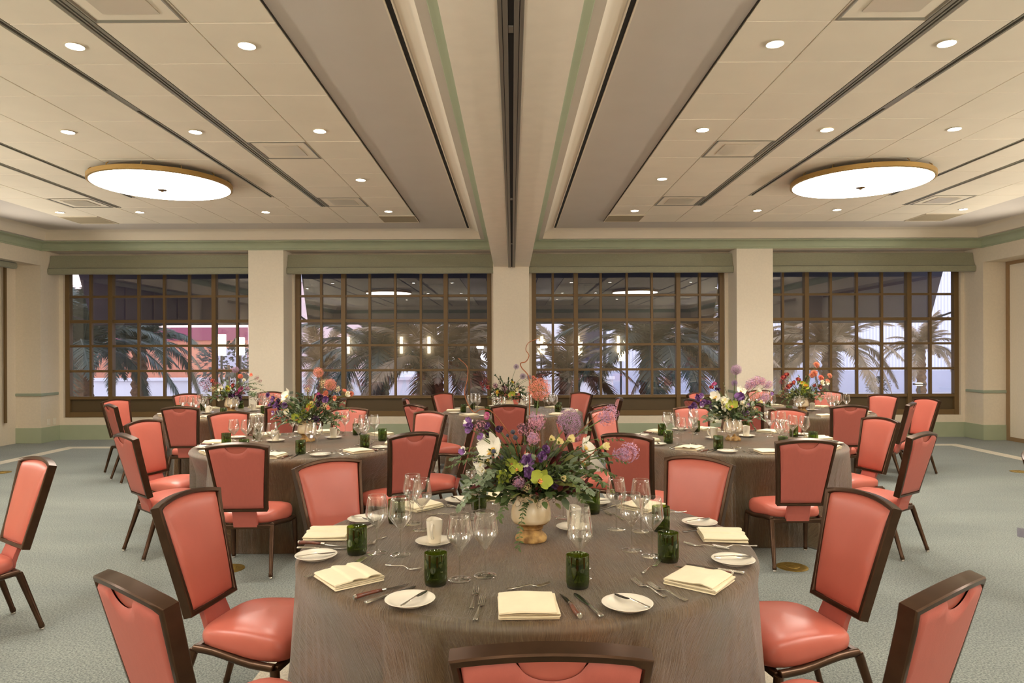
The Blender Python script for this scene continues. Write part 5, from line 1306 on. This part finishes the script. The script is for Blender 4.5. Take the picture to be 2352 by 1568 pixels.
palm(1602, 826, 19.5, 1.1, 'palm', 'brown palm at the right of the third window', 30, 9)
palm(1905, 806, 22.0, 1.25, 'palm', 'tall grey palm in the middle of the right window', 28, 10)
palm(1798, 812, 24.0, .85, 'palm', 'small palm just right of the right column, outside', 22, 11)
palm(2116, 800, 25.0, .75, 'palm', 'small palm with a bare trunk at the far right outside', 24, 12)
def bush(px, py, Y, rad, lab, seed):
    r = random.Random(seed); c = atY(px, py, Y); rt = empty('garden_bush', (c.x, Y, -.2)); mb = MB()
    for i in range(420):
        z = r.uniform(-.6, 1); a = r.uniform(0, 2 * PI); q = math.sqrt(1 - min(1, z * z)); k = r.uniform(.55, 1)
        p = Vector((rad * q * math.cos(a) * k * 1.2, rad * q * math.sin(a) * k, c.z + .2 + rad * z * k)); leaf(mb, p, Vector((q * math.cos(a), q * math.sin(a), z + r.uniform(-.5, .5))), Vector((0, -.3, 1)), rad * .22, rad * .12, 0, r)
    mb.build('foliage', M['shrub'], rt)
    mb = MB(); mb.tube([(0, 0, 0), (0, 0, c.z + .2)], .05, 6); mb.build('trunk', M['bark'], rt)
    tag(rt, lab, 'bush')
bush(525, 838, 25.8, 1.0, 'dusky bush against the sunset beside the left column, outside', 3)
bush(2018, 888, 25, .35, 'small shrub before the ribbed building, outside', 4)
for px, py, Y, h, lab in ((509, 792, 24, .75, 'leftmost lit lantern outside, in the first window'), (552, 795, 23.2, .6, 'lit lantern beside the left column, outside'),
                       (1243, 795, 23, .55, 'lit lantern just right of the central column, outside'), (1330, 800, 25, .5, 'lit lantern left of the big green palm, outside'), (1426, 804, 24.0, .75, 'brightest lit lantern in the third window, outside'), (2111, 882, 24.5, .09, 'small bright lamp at the foot of the far right palm, outside')):
    c = atY(px, py, Y); rt = empty('garden_lantern', (c.x, c.y, -.2)); z = c.z + .2
    mb = MB(); mb.box(-.09 - h * .06, .09 + h * .06, -.08, .08, z - h / 2, z + h / 2); mb.build('lit_glass', M['lant'], rt, bevel=.02)
    mb = MB(); mb.box(-.03, .03, -.03, .03, 0, z - h / 2); mb.box(-.17, .17, -.1, .1, z - .03, z + .03); mb.build('post', M['steelbar'], rt)
    tag(rt, lab, 'lantern', 'lit lanterns outside')
# ================================================================== LIGHTS OUT OF VIEW (sconces mirror in the panes; uplights, torchieres are added fill)
M['shade'] = emit('lit sconce shade', (1.0, .84, .58, 1), 7.0)
def tall_sconce(x, lab):
    rt = empty('wall_sconce', (x, YR + .02, 1.95))
    mb = MB(); mb.lathe([(.06, -.4), (.075, -.38), (.075, .38), (.06, .4)], 20, c=(0, .1, 0)); mb.build('shade', M['shade'], rt, angle=50)
    mb = MB(); mb.box(-.05, .05, 0, .03, -.15, .15); mb.box(-.02, .02, .02, .1, -.02, .02); mb.build('bracket', M['brassd'], rt)
    tag(rt, 'tall lit wall sconce, seen only mirrored in the window panes', 'wall light', 'sconces mirrored in the windows')
for x in (-7.7, -5.2, -3.9, 1.4, 3.1, 5.0): tall_sconce(x, '')
FILL_UP = bpy.data.lights.new('uplight beam', 'SPOT'); FILL_UP.energy = 290; FILL_UP.color = (1.0, .93, .82); FILL_UP.spot_size = math.radians(120); FILL_UP.spot_blend = 1.0; FILL_UP.shadow_soft_size = .12  # fill for unseen side-wall uplights, added to brighten the ceiling
FILL_UP2 = FILL_UP.copy(); FILL_UP2.energy = 150; FILL_UP2.spot_size = math.radians(95)  # weaker, lower-aimed fill added to lift the dim window end
def uplight(x, y, ang, flat=False):
    rt = empty('wall_uplight', (x, y, 2.25), ang)
    mb = MB(); n = 20; rows = []
    for r_, z in ((.02, -.1), (.09, -.06), (.15, .0), (.16, .04), (.15, .04), (.10, -.02)):
        rows.append([(.02 + r_ * math.cos(PI * i / n - PI / 2), r_ * math.sin(PI * i / n - PI / 2), z) for i in range(n + 1)])
    mb.grid(rows); mb.build('bowl', M['column'], rt, angle=60)
    mb = MB(); mb.box(-.002, .02, -.06, .06, -.09, .05); mb.build('back_plate', M['brassd'], rt)
    tag(rt, 'wall uplight outside the picture, lighting the ceiling', 'wall light', 'wall uplights beside and behind the viewer')
    lo = bpy.data.objects.new('uplight_beam', FILL_UP2 if flat else FILL_UP); C.objects.link(lo); lo.location = (x + .16 * math.cos(ang), y + .16 * math.sin(ang), 2.36)
    d = Vector((math.cos(ang) * 1.25, math.sin(ang) * 1.25, .5 if flat else .78)); lo.rotation_euler = d.to_track_quat('-Z', 'Y').to_euler()
for s in (-1, 1):
    for y in (-4.5, -2.0, .4, 2.9, 5.75): uplight(s * 8.43 if 5.4 < y < 6.1 else s * 8.88, y, 0 if s < 0 else PI)
    for y in (8.3, 10.4): uplight(s * 8.88, y, 0 if s < 0 else PI, True)

FILL_TOR = bpy.data.lights.new('torchiere beam', 'SPOT'); FILL_TOR.energy = 280; FILL_TOR.color = (1.0, .93, .83); FILL_TOR.spot_size = math.radians(150); FILL_TOR.spot_blend = 1.0; FILL_TOR.shadow_soft_size = .14  # made-up standing lamps, added out of view to lift beam underside and ceiling
for s, lab in ((-1, 'standing uplight lamp behind the viewer, left'), (1, 'standing uplight lamp behind the viewer, right')):
    rt = empty('torchiere_lamp', (s * 1.3, -2.2, 0))
    mb = MB(); mb.lathe([(.15, 0), (.15, .02), (.03, .04), (.015, .1), (.015, 1.6), (.03, 1.64)], 24); mb.build('stand', M['brassd'], rt, angle=50)
    mb = MB(); mb.lathe([(.03, 1.64), (.12, 1.68), (.19, 1.76), (.185, 1.76), (.11, 1.69), (.02, 1.66)], 32); mb.build('bowl', M['column'], rt, angle=60)
    tag(rt, lab, 'floor lamp')
    lo = bpy.data.objects.new('torchiere_beam', FILL_TOR); C.objects.link(lo); lo.location = (s * 1.3, -2.2, 1.8)
    lo.rotation_euler = Vector((-s * .12, .75, .66)).to_track_quat('-Z', 'Y').to_euler()
# ================================================================== CAMERA, WORLD, RENDER LOOK
cam = bpy.data.cameras.new('camera'); co = bpy.data.objects.new('camera', cam); C.objects.link(co)
cam.sensor_fit = 'HORIZONTAL'; cam.sensor_width = 36.0; cam.lens = 36.0 * F / 2352.0; cam.shift_y = HOR / 2352.0; cam.clip_end = 300; cam.clip_start = .05
co.location = (0, 0, CAMH); co.rotation_euler = (PI / 2, ROLL, 0)
sc.camera = co
w = bpy.data.worlds.new('dusk sky'); sc.world = w; w.use_nodes = True
nt = w.node_tree; nt.nodes.clear()
out = nt.nodes.new('ShaderNodeOutputWorld'); bg = nt.nodes.new('ShaderNodeBackground')
tc = nt.nodes.new('ShaderNodeTexCoord'); sp = nt.nodes.new('ShaderNodeSeparateXYZ'); nt.links.new(tc.outputs['Generated'], sp.inputs[0])
rz = nt.nodes.new('ShaderNodeValToRGB'); nt.links.new(sp.outputs['Z'], rz.inputs['Fac'])
e = rz.color_ramp.elements; e[0].position = 0.0; e[0].color = (.74, .72, .84, 1); e[1].position = .5; e[1].color = (.50, .53, .70, 1)
rx = nt.nodes.new('ShaderNodeValToRGB'); mr = nt.nodes.new('ShaderNodeMapRange'); mr.inputs['From Min'].default_value = -1; mr.inputs['From Max'].default_value = 1
nt.links.new(sp.outputs['X'], mr.inputs['Value']); nt.links.new(mr.outputs[0], rx.inputs['Fac'])
q = rx.color_ramp.elements; q[0].position = .12; q[0].color = (.52, .24, .14, 1); q[1].position = .5; q[1].color = (.74, .72, .84, 1)
mx = nt.nodes.new('ShaderNodeMix'); mx.data_type = 'RGBA'
m2 = nt.nodes.new('ShaderNodeMapRange'); m2.inputs['From Min'].default_value = .0; m2.inputs['From Max'].default_value = .22
nt.links.new(sp.outputs['Z'], m2.inputs['Value']); nt.links.new(m2.outputs[0], mx.inputs['Factor'])
nt.links.new(rx.outputs['Color'], mx.inputs['A']); nt.links.new(rz.outputs['Color'], mx.inputs['B']); nt.links.new(mx.outputs['Result'], bg.inputs['Color'])
bg.inputs['Strength'].default_value = 2.3
nt.links.new(bg.outputs[0], out.inputs['Surface'])
vs = sc.view_settings; vs.view_transform = 'Standard'; vs.look = 'None'; vs.gamma = 1.0; vs.use_curve_mapping = False; vs.exposure = 0.68
cy = sc.cycles; cy.max_bounces = 10; cy.diffuse_bounces = 5; cy.glossy_bounces = 4; cy.transparent_max_bounces = 32; cy.transmission_bounces = 8
cy.caustics_reflective = False; cy.caustics_refractive = False; cy.sample_clamp_indirect = 6.0
cy.use_denoising = True
